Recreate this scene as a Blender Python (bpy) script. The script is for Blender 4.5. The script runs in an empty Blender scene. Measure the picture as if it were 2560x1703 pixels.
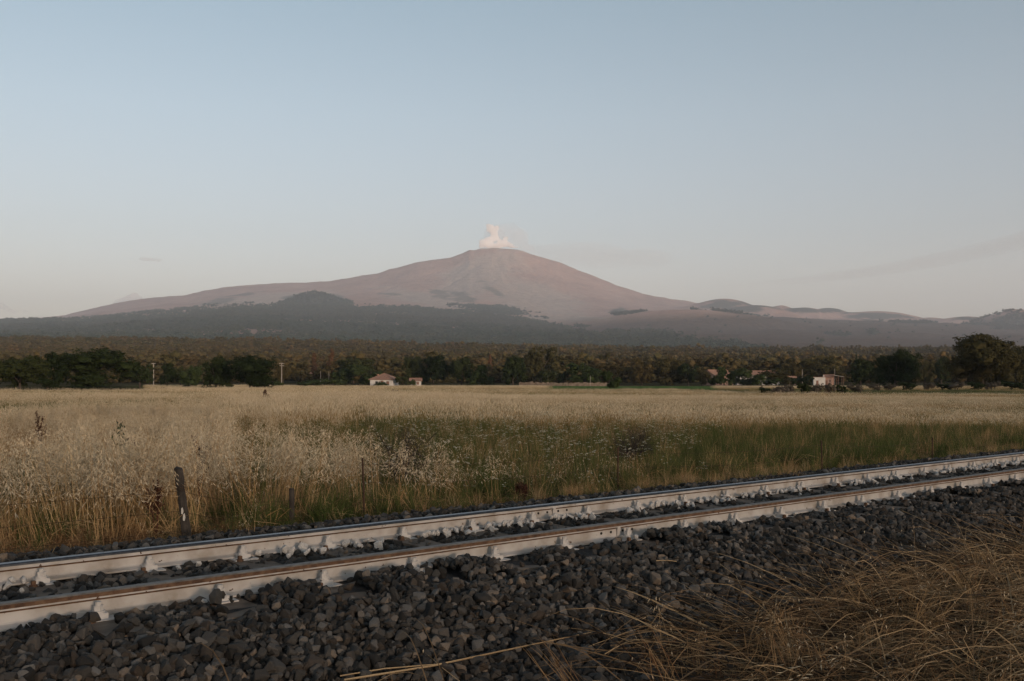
import bpy, bmesh, math
import numpy as np
from mathutils import Vector, Matrix

sc = bpy.context.scene
R = math.radians
# ------------------------------------------------------------------ camera
F = 2560 * 35 / 36.0            # focal length in pixels of the photograph
CAM_Z = 1.5
HOR = 937.0                     # row of the horizon in the photograph
cam = bpy.data.cameras.new('camera'); camo = bpy.data.objects.new('camera', cam)
sc.collection.objects.link(camo); sc.camera = camo
cam.lens = 35.0; cam.sensor_width = 36.0; cam.clip_start = 0.1; cam.clip_end = 250000
cam.shift_y = (HOR - 851.5) / 2560
camo.location = (0, 0, CAM_Z); camo.rotation_euler = (R(90), 0, 0)
# ------------------------------------------------------------------ sky, sun, exposure
SUN_AZ, SUN_EL = 148.0, 6.0     # clockwise from the view direction, above the horizon
world = bpy.data.worlds.new('World'); sc.world = world; world.use_nodes = True
wn, wl = world.node_tree.nodes, world.node_tree.links
bg = wn['Background']
sky = wn.new('ShaderNodeTexSky'); sky.sky_type = 'NISHITA'; sky.sun_disc = False
sky.sun_elevation = R(SUN_EL); sky.sun_rotation = R(SUN_AZ)
sky.altitude = 900; sky.air_density = 1.0; sky.dust_density = 2.2; sky.ozone_density = 1.2
hs = wn.new('ShaderNodeHueSaturation'); hs.inputs['Saturation'].default_value = 0.62
# warm, dusty air low in the sky all the way round
tc = wn.new('ShaderNodeTexCoord'); sx = wn.new('ShaderNodeSeparateXYZ')
cr = wn.new('ShaderNodeValToRGB')
cr.color_ramp.elements[0].position = 0.0; cr.color_ramp.elements[0].color = (0.90, 0.74, 0.71, 1)
cr.color_ramp.elements[1].position = 0.60; cr.color_ramp.elements[1].color = (0.76, 0.86, 0.89, 1)
for p_, c_ in ((0.085, (0.90, 0.78, 0.785)), (0.25, (0.86, 0.87, 0.88)), (0.345, (0.77, 0.85, 0.87))):
    e_ = cr.color_ramp.elements.new(p_); e_.color = (*c_, 1)
mx = wn.new('ShaderNodeMix'); mx.data_type = 'RGBA'; mx.blend_type = 'MULTIPLY'; mx.inputs['Factor'].default_value = 1.0
wl.new(tc.outputs['Generated'], sx.inputs[0]); wl.new(sx.outputs['Z'], cr.inputs[0])
wl.new(sky.outputs[0], hs.inputs['Color']); wl.new(hs.outputs[0], mx.inputs[6]); wl.new(cr.outputs[0], mx.inputs[7])
wl.new(mx.outputs[2], bg.inputs['Color']); bg.inputs['Strength'].default_value = 0.15
sun = bpy.data.lights.new('sun', 'SUN'); suno = bpy.data.objects.new('sun', sun); sc.collection.objects.link(suno)
sun.energy = 2.0; sun.angle = R(10); sun.color = (1.0, 0.76, 0.58)
sd = Vector((math.sin(R(SUN_AZ)) * math.cos(R(SUN_EL)), math.cos(R(SUN_AZ)) * math.cos(R(SUN_EL)), math.sin(R(SUN_EL))))
suno.rotation_euler = sd.to_track_quat('Z', 'Y').to_euler(); suno.location = sd * 500
sc.view_settings.view_transform = 'Standard'; sc.view_settings.look = 'None'
sc.view_settings.gamma = 1.0; sc.view_settings.exposure = 0.74
cy = sc.cycles
cy.use_denoising = True
cy.max_bounces = 20; cy.diffuse_bounces = 3; cy.glossy_bounces = 2; cy.transmission_bounces = 3
cy.volume_bounces = 16; cy.transparent_max_bounces = 8
cy.sample_clamp_indirect = 4.0

# ------------------------------------------------------------------ helpers
rng = np.random.default_rng(7)
TH = math.atan2((4336 - 1280) / F, 1.0)          # the track runs this far to the right of the view
UX, UY = math.sin(TH), math.cos(TH)
NX, NY = -math.cos(TH), math.sin(TH)
def tw(s, n): return (s * UX + n * NX, s * UY + n * NY)
def px_t(x): return (x - 1280) / F

def link(o, parent=None):
    sc.collection.objects.link(o)
    if parent is not None: o.parent = parent
    return o
def mesh_np(name, V, faces, mats=(), midx=None, smooth=False):
    """faces: list of (k,n) int arrays with k rows of n-gons"""
    V = np.asarray(V, dtype=np.float32).reshape(-1, 3)
    if isinstance(faces, np.ndarray): faces = [faces]
    me = bpy.data.meshes.new(name)
    me.vertices.add(len(V)); me.vertices.foreach_set('co', V.ravel())
    tot = np.concatenate([np.full(len(f), f.shape[1]) for f in faces]).astype(np.int32)
    idx = np.concatenate([f.ravel() for f in faces]).astype(np.int32)
    st = np.zeros(len(tot), np.int32); st[1:] = np.cumsum(tot)[:-1]
    me.loops.add(len(idx)); me.loops.foreach_set('vertex_index', idx)
    me.polygons.add(len(tot)); me.polygons.foreach_set('loop_start', st); me.polygons.foreach_set('loop_total', tot)
    if midx is not None: me.polygons.foreach_set('material_index', np.asarray(midx, np.int32))
    me.polygons.foreach_set('use_smooth', np.full(len(tot), smooth))
    for m in mats: me.materials.append(m)
    me.update(calc_edges=True)
    return me
def vattr(me, name, vals):
    a = me.attributes.new(name, 'FLOAT', 'POINT'); a.data.foreach_set('value', np.asarray(vals, np.float32))
def obj(name, me, parent=None, loc=None):
    o = bpy.data.objects.new(name, me); link(o, parent)
    if loc is not None: o.location = loc
    return o
def empty(name, loc, rz=0.0):
    o = bpy.data.objects.new(name, None); link(o); o.location = loc; o.rotation_euler = (0, 0, rz)
    o.empty_display_size = 0.2
    return o
def tag(o, label=None, cat=None, group=None, kind=None):
    if label: o['label'] = label
    if cat: o['category'] = cat
    if group: o['group'] = group
    if kind: o['kind'] = kind
    return o
class MB:
    """collects simple shapes into one mesh"""
    def __init__(s): s.v = []; s.f = []; s.m = []
    def add(s, verts, faces, m=0):
        b = len(s.v); s.v += [tuple(p) for p in verts]
        for f in faces: s.f.append(tuple(b + i for i in f)); s.m.append(m)
    def box(s, c, d, m=0, rot=None):
        hx, hy, hz = d[0] / 2, d[1] / 2, d[2] / 2
        P = [Vector((x, y, z)) for x in (-hx, hx) for y in (-hy, hy) for z in (-hz, hz)]
        if rot is not None: P = [rot @ p for p in P]
        P = [p + Vector(c) for p in P]
        s.add(P, [(0, 1, 3, 2), (4, 6, 7, 5), (0, 4, 5, 1), (2, 3, 7, 6), (0, 2, 6, 4), (1, 5, 7, 3)], m)
    def tube(s, pts, rad, k=6, m=0, cap=True):
        rings = []; n = len(pts)
        pts = [Vector(p) for p in pts]
        for i, p in enumerate(pts):
            d = (pts[min(i + 1, n - 1)] - pts[max(i - 1, 0)]).normalized()
            a = d.cross(Vector((0, 0, 1)) if abs(d.z) < 0.9 else Vector((1, 0, 0))).normalized(); b = d.cross(a)
            r = rad[i] if hasattr(rad, '__len__') else rad
            rings.append([p + (a * math.cos(2 * math.pi * j / k) + b * math.sin(2 * math.pi * j / k)) * r for j in range(k)])
        V = [p for r_ in rings for p in r_]
        Fc = [(i * k + j, i * k + (j + 1) % k, (i + 1) * k + (j + 1) % k, (i + 1) * k + j) for i in range(n - 1) for j in range(k)]
        if cap: Fc += [tuple(range(k - 1, -1, -1)), tuple((n - 1) * k + j for j in range(k))]
        s.add(V, Fc, m)
    def mesh(s, name, mats, smooth=False):
        me = bpy.data.meshes.new(name); me.from_pydata(s.v, [], s.f)
        for x in mats: me.materials.append(x)
        me.polygons.foreach_set('material_index', np.asarray(s.m, np.int32))
        if smooth: me.polygons.foreach_set('use_smooth', np.ones(len(s.f), bool))
        me.update(); return me
    def build(s, name, mat, parent=None, smooth=False, loc=None):
        mats = mat if isinstance(mat, (list, tuple)) else [mat]
        return obj(name, s.mesh(name, mats, smooth), parent, loc)
def copy_tree(o, parent=None):
    c = o.copy(); sc.collection.objects.link(c); c.parent = parent
    for ch in list(o.children): copy_tree(ch, c)
    return c

# value noise
def _h(ix, iy, seed):
    n = (ix.astype(np.int64) * 374761393 + iy.astype(np.int64) * 668265263 + seed * 1442695041) & 0x7fffffff
    n = ((n ^ (n >> 13)) * 1274126177) & 0x7fffffff
    return ((n ^ (n >> 16)) & 0xffff) / 65535.0
def vnoise(x, y, seed=0):
    x = np.asarray(x, float); y = np.asarray(y, float)
    ix, iy = np.floor(x), np.floor(y); fx, fy = x - ix, y - iy
    fx = fx * fx * (3 - 2 * fx); fy = fy * fy * (3 - 2 * fy)
    a, b = _h(ix, iy, seed), _h(ix + 1, iy, seed); c, d = _h(ix, iy + 1, seed), _h(ix + 1, iy + 1, seed)
    return (a + (b - a) * fx) * (1 - fy) + (c + (d - c) * fx) * fy
def fbm(x, y, oct=4, seed=0):
    s = 0; a = 0.5; t = 0
    for i in range(oct):
        s = s + a * vnoise(np.asarray(x) * 2 ** i, np.asarray(y) * 2 ** i, seed + i * 17); t += a; a *= 0.5
    return s / t
def sstep(a, b, x):
    u = np.clip((np.asarray(x, float) - a) / (b - a), 0, 1); return u * u * (3 - 2 * u)

# ------------------------------------------------------------------ materials
def new_mat(name):
    m = bpy.data.materials.new(name); m.use_nodes = True
    nt = m.node_tree; return m, nt.nodes, nt.links, nt.nodes['Principled BSDF']
def ramp(n, cols, pos=None):
    r = n.new('ShaderNodeValToRGB'); el = r.color_ramp.elements
    pos = pos or [i / (len(cols) - 1) for i in range(len(cols))]
    el[0].position = pos[0]; el[0].color = (*cols[0], 1); el[1].position = pos[-1]; el[1].color = (*cols[-1], 1)
    for p, c in list(zip(pos, cols))[1:-1]:
        e = el.new(p); e.color = (*c, 1)
    return r
def noise(n, l, scale, detail=4, coord='Object', rough=0.55, vec=None):
    t = n.new('ShaderNodeTexNoise'); t.inputs['Scale'].default_value = scale; t.inputs['Detail'].default_value = detail
    t.inputs['Roughness'].default_value = rough
    if vec is None:
        c = n.new('ShaderNodeTexCoord'); vec = c.outputs[coord]
    l.new(vec, t.inputs['Vector']); return t
def bump(n, l, b, fac, strength=0.4, dist=0.02):
    k = n.new('ShaderNodeBump'); k.inputs['Strength'].default_value = strength; k.inputs['Distance'].default_value = dist
    l.new(fac, k.inputs['Height']); l.new(k.outputs[0], b.inputs['Normal']); return k
def mat_noise(name, cols, scale, rough=0.85, bstr=0.3, bdist=0.01, coord='Object', pos=None, detail=5, bscale=None, metal=0.0, spec=0.3):
    m, n, l, b = new_mat(name)
    t = noise(n, l, scale, detail, coord); r = ramp(n, cols, pos or [0.3 + 0.4 * i / (len(cols) - 1) for i in range(len(cols))])
    l.new(t.outputs['Fac'], r.inputs[0]); l.new(r.outputs[0], b.inputs['Base Color'])
    b.inputs['Roughness'].default_value = rough; b.inputs['Metallic'].default_value = metal; b.inputs['Specular IOR Level'].default_value = spec
    if bstr:
        t2 = noise(n, l, bscale or scale * 3, 4, coord); bump(n, l, b, t2.outputs['Fac'], bstr, bdist)
    return m
def mat_inst(name, cols, pos=None, rough=0.8, patch=None, patch_scale=0.03, transl=0.0, spec=0.15):
    """colour differs from instance to instance, and slowly across the land"""
    m, n, l, b = new_mat(name)
    oi = n.new('ShaderNodeObjectInfo'); r = ramp(n, cols, pos); l.new(oi.outputs['Random'], r.inputs[0])
    out = r.outputs[0]
    if patch:
        t = n.new('ShaderNodeTexNoise'); t.inputs['Scale'].default_value = patch_scale; t.inputs['Detail'].default_value = 3
        vm = n.new('ShaderNodeVectorMath'); vm.operation = 'MULTIPLY'; vm.inputs[1].default_value = (.3, 1.0, 1.0); l.new(oi.outputs['Location'], vm.inputs[0])
        l.new(vm.outputs[0], t.inputs['Vector'])
        r2 = ramp(n, [(0, 0, 0), (1, 1, 1)], [0.42, 0.62]); l.new(t.outputs['Fac'], r2.inputs[0])
        rb = ramp(n, patch, None); l.new(oi.outputs['Random'], rb.inputs[0])
        mm = n.new('ShaderNodeMix'); mm.data_type = 'RGBA'; l.new(r2.outputs[0], mm.inputs['Factor'])
        l.new(out, mm.inputs[6]); l.new(rb.outputs[0], mm.inputs[7]); out = mm.outputs[2]
    l.new(out, b.inputs['Base Color']); b.inputs['Roughness'].default_value = rough; b.inputs['Specular IOR Level'].default_value = spec
    if transl:
        tr = n.new('ShaderNodeBsdfTranslucent'); l.new(out, tr.inputs['Color'])
        ms = n.new('ShaderNodeMixShader'); ms.inputs[0].default_value = transl
        l.new(b.outputs[0], ms.inputs[1]); l.new(tr.outputs[0], ms.inputs[2]); l.new(ms.outputs[0], n['Material Output'].inputs['Surface'])
    return m

# ------------------------------------------------------------------ terrain heights
DS = 2560 / 2357.0              # outlines below were read off at 2357 pixels wide
def pl(pts):
    a = np.array(pts, float); return lambda x: np.interp(x, a[:, 0], a[:, 1])
RIDGE = pl([(-600, 790), (-200, 752), (0, 738), (60, 736), (150, 728), (172, 722), (240, 706), (300, 694), (325, 690), (390, 684), (430, 680), (470, 671),
            (530, 662), (600, 656), (655, 652), (700, 653), (760, 648), (810, 641), (870, 631), (900, 622), (960, 606), (1010, 598), (1040, 594),
            (1065, 585), (1080, 577), (1090, 578), (1108, 573.5), (1118, 574), (1138, 572.5), (1155, 573.5), (1185, 575.5), (1203, 579.5), (1222, 587), (1290, 606),
            (1350, 630), (1420, 658), (1480, 677), (1535, 688), (1600, 698), (1700, 707), (1800, 714), (1900, 722), (2100, 734), (2357, 744), (2900, 760)])
FOOT = pl([(-600, 800), (0, 742), (200, 735), (390, 716), (520, 704), (640, 703), (800, 703), (960, 708), (1100, 717), (1200, 727), (1300, 733),
           (1470, 730), (1600, 727), (1720, 731), (1900, 741), (2357, 752), (2900, 764)])
EDGE = pl([(-600, 786), (0, 784), (300, 785), (600, 788), (900, 797), (1300, 804), (1700, 807), (2000, 810), (2357, 808), (2900, 808)])
def ang(yd): return (HOR - yd * DS) / F
YK = np.array([430., 600, 900, 1400, 2200, 2900, 3600, 5000, 7000, 9000, 10500, 12000, 13500, 15000, 17000, 20000, 24500])
BUMPS = [  # x, top, half width (2357-wide pixels), distance, how peaked
    (725, 673.5, 92, 9300, 1.15), (1570, 715, 300, 8000, .9), (1433, 710, 60, 11200, .8),
    (1665, 688, 125, 12600, 1.0), (1735, 703, 130, 11600, .9), (1797, 703, 62, 12600, 1.1), (1850, 708, 95, 12400, .9), (1905, 709, 80, 12900, .9),
    (2010, 717, 150, 12600, .8), (2140, 731, 70, 11800, .9), (2222, 729, 100, 11300, .8), (2340, 712, 120, 9400, 1.0),
    (270, 767, 160, 5600, 1.0), (430, 763, 90, 6000, 1.0)]
def far_z(X, Y, r):
    az = np.degrees(np.arctan2(X, Y))
    t = np.tan(np.radians(np.clip(az, -42, 42)))
    Ye = np.maximum(Y, 0.74 * r)
    xd = (t * F + 1280) / DS
    aE, aF, aR = ang(EDGE(xd)), ang(FOOT(xd)), ang(RIDGE(xd))
    L1 = aE * 2200 - 7.0
    zs = [np.full_like(t, -4.2), np.full_like(t, -3.0), L1 * 0.10, L1 * 0.42, L1, L1 + 2,
          aE * 0.965 * 3600, (aE + (aF - aE) * .36) * 5000, (aE + (aF - aE) * .72) * 7000, aF * 9000]
    for Yq, u in ((10500, .13), (12000, .36), (13500, .70)): zs.append((aF + (aR - aF) * u) * Yq)
    zs += [aR * 15000, aR * 15000 * .86, aR * 15000 * .5, aR * 15000 * .1]
    Z = np.stack(zs, 0)
    H = np.diff(YK); dl = (Z[1:] - Z[:-1]) / H[:, None]
    tg = np.zeros_like(Z); tg[0] = dl[0]; tg[-1] = dl[-1]
    w1 = (H[1:] / (H[1:] + H[:-1]))[:, None]
    tg[1:-1] = dl[:-1] * w1 + dl[1:] * (1 - w1)
    tg[13] = 0.0                               # a crest
    k = np.clip(np.searchsorted(YK, Ye) - 1, 0, len(YK) - 2); j = np.arange(len(t))
    h = H[k]; u = np.clip((Ye - YK[k]) / h, 0, 1)
    z = ((2 * u**3 - 3 * u**2 + 1) * Z[k, j] + (u**3 - 2 * u**2 + u) * h * tg[k, j] + (-2 * u**3 + 3 * u**2) * Z[k + 1, j] + (u**3 - u**2) * h * tg[k + 1, j])
    # relief: gullies running down the cone, rough ground lower down
    cx, cyy = px_t(1140 * DS) * 15000, 15000
    th = np.arctan2(X - cx, -(Y - cyy)); rr = np.hypot(X - cx, Y - cyy)
    wm = sstep(7500, 10500, Ye) * sstep(150, 1500, rr) * (1 - 0.75 * sstep(13200, 14600, Ye))
    th = th + (fbm(X / 900, Y / 900, 3, 6) - .5) * .28; g = fbm(th * 13, rr / 1500, 4, 5); g2 = 1 - np.abs(2 * fbm(th * 9 + 3, rr / 3500, 3, 9) - 1)
    z = z + wm * ((g - 0.5) * 46 + (g2 - 0.7) * 14)
    z = z + sstep(3000, 5000, Ye) * (1 - .7 * sstep(13500, 14800, Ye)) * (.1 + .9 * sstep(300, 1200, rr)) * (fbm(X / 420, Y / 420, 4, 21) - .5) * 46
    z = z + sstep(700, 1500, Ye) * (fbm(X / 160, Y / 160, 3, 31) - .5) * 9
    z = z + sstep(13000, 14500, Ye) * (fbm(X / 130, Y / 400, 3, 41) - .5) * 22 * sstep(300, 1100, rr)
    z = z + CAM_Z
    for x0, y0, hw, Yb, p in BUMPS:
        bx = px_t(x0 * DS) * Yb; rad = hw * DS / F * Yb
        d = np.hypot(X - bx, (Y - Yb) * 0.9) / rad
        tgt = ang(y0) * Yb + CAM_Z
        m = np.clip(1 - d, 0, 1); prof = (m * m * (3 - 2 * m)) ** (0.8 * p)
        z = np.where(d < 1, np.maximum(z, z + (tgt - z) * prof), z)
    return z
PROF = np.array([(-40, 0.0), (0, 0.0), (2.4, 0.0), (3.0, 0.02), (3.55, 0.09), (4.25, 0.31), (4.6, 0.355), (5.46, 0.335), (6.1, 0.345), (6.38, 0.395), (6.7, 0.36),
                 (7.2, 0.25), (7.8, 0.185), (9.0, 0.08), (12, 0.0), (60, 0.0)])
def near_z(X, Y):
    n = NX * X + NY * Y; s = UX * X + UY * Y
    r = np.hypot(X, Y)
    z = np.interp(n, PROF[:, 0], PROF[:, 1])
    z = z * (1 - sstep(60, 200, np.abs(s)))
    z = z - 2.7 * np.clip((Y - 25) / 325, 0, 1)
    z = z + sstep(9, 20, n) * (fbm(X / 9, Y / 9, 3, 2) - .5) * .16 + sstep(50, 150, r) * (fbm(X / 60, Y / 60, 2, 3) - .5) * .5
    return z
def ground_z(X, Y):
    X = np.asarray(X, float); Y = np.asarray(Y, float); sh = X.shape
    X = X.ravel(); Y = Y.ravel(); r = np.hypot(X, Y); az = np.degrees(np.arctan2(X, Y)); A = az % 360
    z = near_z(X, Y)
    nn_ = NX * X + NY * Y
    z = z - .05 * sstep(2.5, 2.8, nn_) * (1 - sstep(6.7, 7.1, nn_)) * (np.abs(UX * X + UY * Y - 15) < 19.5)   # the stone bed lies in it
    fr = 1 - sstep(62, 95, np.abs(az))
    zf = far_z(X, Y, r) * fr + (1 - fr) * 2.0
    Ye = np.maximum(Y, 0.74 * r)
    w = sstep(400, 470, Ye)
    z = z * (1 - w) + zf * w
    # an unseen rise added behind and right of the viewer to shade the field
    wa = sstep(100, 116, A) * (1 - sstep(252, 276, A))
    z = z + wa * sstep(140, 470, r) * (1 - sstep(620, 1500, r)) * (48 + 14 * (fbm(A / 11, r / 300, 3, 51) - .5))
    return z.reshape(sh)
def gz(x, y): return float(ground_z(np.array([x]), np.array([y]))[0])
def at(x, Y, y=None):
    """photograph column (and row) at distance Y: a point on the ground, or in the air"""
    X = px_t(x) * Y
    return Vector((X, Y, gz(X, Y) if y is None else CAM_Z + (HOR - y) / F * Y))
def img(X, Y, Z):
    Yp = np.maximum(Y, 0.5)
    return (X / Yp * F + 1280) / DS, (HOR - (Z - CAM_Z) / Yp * F) / DS
def ell(xd, yd, x, y, a, b, rot=0):
    c, s = math.cos(rot), math.sin(rot); dx, dy = xd - x, yd - y
    return 1 - np.clip(np.hypot((dx * c + dy * s) / a, (-dx * s + dy * c) / b), 0, 2)
def green_mask(X, Y, Z):
    """0 straw .. 1 green, from where the photograph shows the field green"""
    xd, yd = img(X, Y, Z); n = fbm(X / 1.6, Y / 1.6, 3, 61); n2 = fbm(X / 16, Y / 7, 3, 62)
    gx = np.interp(xd, [0, 380, 520, 720, 1300, 2400], [.22, .34, .72, .96, 1.0, 1.0])
    y0 = np.interp(xd, [0, 500, 900, 1300, 2000], [14, 20, 26, 20, 23]); w = y0 * .5
    g = gx * np.clip(1 - (Y - y0 + (n2 - .5) * 9) / w, 0, 1)
    yt = img(X, Y, Z + .5)[1]; g = np.maximum(g, np.clip(ell(xd, yt, 110, 926, 400, 15, -.03) * 4, 0, 1.0) * (Y > 20))
    n3 = fbm(X / 38, Y / 22, 3, 63); g = np.maximum(g, np.clip((n2 - .45) * 5, 0, .75) * sstep(16, 30, Y)); g = np.maximum(g, np.clip((n3 - .45) * 8, 0, .85) * sstep(35, 60, Y))
    g = np.clip(g + (n - .5) * .8, 0, 1)
    return np.where(Y > 0.5, g, n2)

# ------------------------------------------------------------------ ground sheet and mountain sheet
m_ground, n, l, b = new_mat('field_soil')
at_ = n.new('ShaderNodeAttribute'); at_.attribute_name = 'green'
af = n.new('ShaderNodeAttribute'); af.attribute_name = 'wood'
t1 = noise(n, l, 0.9, 8, 'Object', 0.7); t2 = noise(n, l, 0.05, 4)
ra = ramp(n, [(.12, .078, .038), (.22, .155, .08), (.28, .205, .11)], [.3, .5, .7]); l.new(t1.outputs[0], ra.inputs[0])
rb = ramp(n, [(.045, .055, .018), (.085, .095, .032)], [.3, .7]); l.new(t1.outputs[0], rb.inputs[0])
m1 = n.new('ShaderNodeMix'); m1.data_type = 'RGBA'; l.new(at_.outputs['Fac'], m1.inputs['Factor']); l.new(ra.outputs[0], m1.inputs[6]); l.new(rb.outputs[0], m1.inputs[7])
rc = ramp(n, [(.035, .034, .018), (.075, .06, .032)], [.35, .65]); l.new(t2.outputs[0], rc.inputs[0])
m2 = n.new('ShaderNodeMix'); m2.data_type = 'RGBA'; l.new(af.outputs['Fac'], m2.inputs['Factor']); l.new(m1.outputs[2], m2.inputs[6]); l.new(rc.outputs[0], m2.inputs[7])
l.new(m2.outputs[2], b.inputs['Base Color']); b.inputs['Roughness'].default_value = 1.0; b.inputs['Specular IOR Level'].default_value = 0
bump(n, l, b, t1.outputs[0], .6, .05)

azf = np.concatenate([np.arange(-180, -48, 4.0), np.arange(-48, -33, .5), np.linspace(-33, 33, 560), np.arange(33.5, 48, .5), np.arange(48, 180, 4.0)])
azf = np.radians(np.unique(azf))
rad = np.concatenate([np.geomspace(1.2, 14, 70), np.geomspace(14.3, 420, 90), np.geomspace(428, 2600, 70)])
AA, RR = np.meshgrid(azf, rad); XX, YY = RR * np.sin(AA), RR * np.cos(AA)
ZZ = ground_z(XX, YY)
na, nr = len(azf), len(rad)
gi = np.arange(nr * na).reshape(nr, na)
nxt = np.roll(gi, -1, axis=1)
q = np.stack([gi[:-1], nxt[:-1], nxt[1:], gi[1:]], -1).reshape(-1, 4)[:, ::-1]
V = np.stack([XX, YY, ZZ], -1).reshape(-1, 3)
V = np.vstack([V, [[0, 0, 0.0]]])
fan = np.stack([np.full(na, len(V) - 1), nxt[0], gi[0]], -1)
me = mesh_np('ground', V, [q, fan], [m_ground], smooth=True)
vattr(me, 'green', np.append(green_mask(XX, YY, ZZ).ravel(), 0))
vattr(me, 'wood', np.append(np.maximum.reduce([sstep(330, 430, np.maximum(YY, .74 * RR)), sstep(150, 172, YY) * (1 - sstep(-.40, -.36, XX / np.maximum(YY, 1))) * (XX < 0), sstep(150, 300, RR) * (np.abs(np.degrees(AA)) > 60)]).ravel(), 0))  # woodland floor; by the left grove this dark colour paints the shade
ground = tag(obj('ground', me), kind='structure')

# mountain: forest and bare lava as land cover, light on the slopes painted pale
FORE = pl([(-600, 790), (0, 741), (150, 738), (200, 735), (390, 717), (520, 706), (650, 704), (800, 706), (960, 711), (1100, 722), (1180, 728), (1215, 741), (1280, 748),
           (1350, 769), (1420, 775), (1500, 774), (1560, 779), (1640, 782), (1700, 795), (1740, 804), (1800, 830), (2900, 830)])
def zones(X, Y, Z):
    xd, yd = img(X, Y, Z)
    w = (fbm(X / 300, Y / 300, 4, 71) - .5); w2 = (fbm(X / 90, Y / 90, 3, 72) - .5)
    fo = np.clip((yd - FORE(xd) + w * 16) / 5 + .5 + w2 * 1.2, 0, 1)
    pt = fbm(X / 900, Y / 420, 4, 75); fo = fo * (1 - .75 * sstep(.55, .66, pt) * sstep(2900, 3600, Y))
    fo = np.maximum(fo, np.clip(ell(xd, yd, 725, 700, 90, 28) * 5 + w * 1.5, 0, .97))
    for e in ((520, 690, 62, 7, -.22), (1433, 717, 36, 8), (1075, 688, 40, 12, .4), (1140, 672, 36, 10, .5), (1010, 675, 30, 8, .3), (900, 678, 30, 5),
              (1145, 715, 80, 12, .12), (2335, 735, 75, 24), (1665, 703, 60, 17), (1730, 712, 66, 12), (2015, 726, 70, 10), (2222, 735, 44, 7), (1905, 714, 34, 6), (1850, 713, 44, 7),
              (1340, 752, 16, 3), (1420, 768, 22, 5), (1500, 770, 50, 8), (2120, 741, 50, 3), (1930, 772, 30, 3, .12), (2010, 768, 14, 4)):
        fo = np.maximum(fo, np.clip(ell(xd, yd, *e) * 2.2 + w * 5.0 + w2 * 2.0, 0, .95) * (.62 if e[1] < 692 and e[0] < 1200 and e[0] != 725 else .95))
    pa = np.zeros_like(xd)  # brighter slope facing painted in as pale areas, plus the light flat
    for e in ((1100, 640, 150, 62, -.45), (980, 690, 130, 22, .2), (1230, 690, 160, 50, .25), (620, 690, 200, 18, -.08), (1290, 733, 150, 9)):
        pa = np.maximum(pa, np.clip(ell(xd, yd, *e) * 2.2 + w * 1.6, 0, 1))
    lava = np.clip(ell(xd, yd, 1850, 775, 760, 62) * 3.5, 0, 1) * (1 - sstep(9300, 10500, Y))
    return fo, pa, lava
m_mount, n, l, b = new_mat('volcano_slope')
fo_, pa_, la_ = [n.new('ShaderNodeAttribute') for _ in range(3)]
fo_.attribute_name, pa_.attribute_name, la_.attribute_name = 'forest', 'pale', 'lava'
t1 = noise(n, l, .012, 6, 'Object', .65); t2 = noise(n, l, .0018, 5, 'Object', .6); t3 = noise(n, l, .03, 4, 'Object', .7)
rbare = ramp(n, [(.30, .175, .135), (.44, .275, .215), (.53, .36, .285)], [.32, .5, .68])
mixn = n.new('ShaderNodeMath'); mixn.operation = 'MULTIPLY_ADD'; mixn.inputs[1].default_value = .45; l.new(t1.outputs[0], mixn.inputs[0])
hlf = n.new('ShaderNodeMath'); hlf.operation = 'MULTIPLY'; hlf.inputs[1].default_value = .55; l.new(t2.outputs[0], hlf.inputs[0]); l.new(hlf.outputs[0], mixn.inputs[2]); l.new(mixn.outputs[0], rbare.inputs[0])
rpale = ramp(n, [(.36, .27, .215), (.52, .41, .335)], [.3, .7]); l.new(t1.outputs[0], rpale.inputs[0])
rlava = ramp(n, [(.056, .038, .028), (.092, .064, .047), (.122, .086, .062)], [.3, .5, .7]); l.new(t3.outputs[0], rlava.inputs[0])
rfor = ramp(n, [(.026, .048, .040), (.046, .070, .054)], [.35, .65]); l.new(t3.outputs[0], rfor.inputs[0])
prev = rbare.outputs[0]
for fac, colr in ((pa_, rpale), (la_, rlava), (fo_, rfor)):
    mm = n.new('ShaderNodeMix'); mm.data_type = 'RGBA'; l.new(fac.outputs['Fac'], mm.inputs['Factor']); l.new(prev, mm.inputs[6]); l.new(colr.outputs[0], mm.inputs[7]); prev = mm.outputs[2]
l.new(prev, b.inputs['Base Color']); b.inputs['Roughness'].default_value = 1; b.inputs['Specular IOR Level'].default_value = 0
bump(n, l, b, t1.outputs[0], 1.0, 45)
azm = np.radians(np.concatenate([np.arange(-44, -31, .35), np.linspace(-31, 31, 700), np.arange(31.3, 44, .35)]))
rm = np.concatenate([np.geomspace(2590, 9000, 90), np.arange(9055, 15800, 55), np.geomspace(15900, 23500, 24)])
AA, RR = np.meshgrid(azm, rm)
YY = RR * np.cos(30 / 57.3); YY = RR / np.hypot(1, np.tan(AA) * .35); XX = YY * np.tan(AA)   # rows stay close to equal distance
ZZ = ground_z(XX, YY)
gi = np.arange(len(rm) * len(azm)).reshape(len(rm), len(azm))
q = np.stack([gi[:-1, :-1], gi[1:, :-1], gi[1:, 1:], gi[:-1, 1:]], -1).reshape(-1, 4)[:, ::-1]
me = mesh_np('mountain', np.stack([XX, YY, ZZ], -1).reshape(-1, 3), q, [m_mount], smooth=True)
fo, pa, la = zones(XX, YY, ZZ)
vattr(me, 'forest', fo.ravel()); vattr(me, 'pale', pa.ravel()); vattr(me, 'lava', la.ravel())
mountain = tag(obj('mountain', me), kind='structure')
SUMMIT_Z = float(ZZ.max()); print('summit', SUMMIT_Z)

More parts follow.
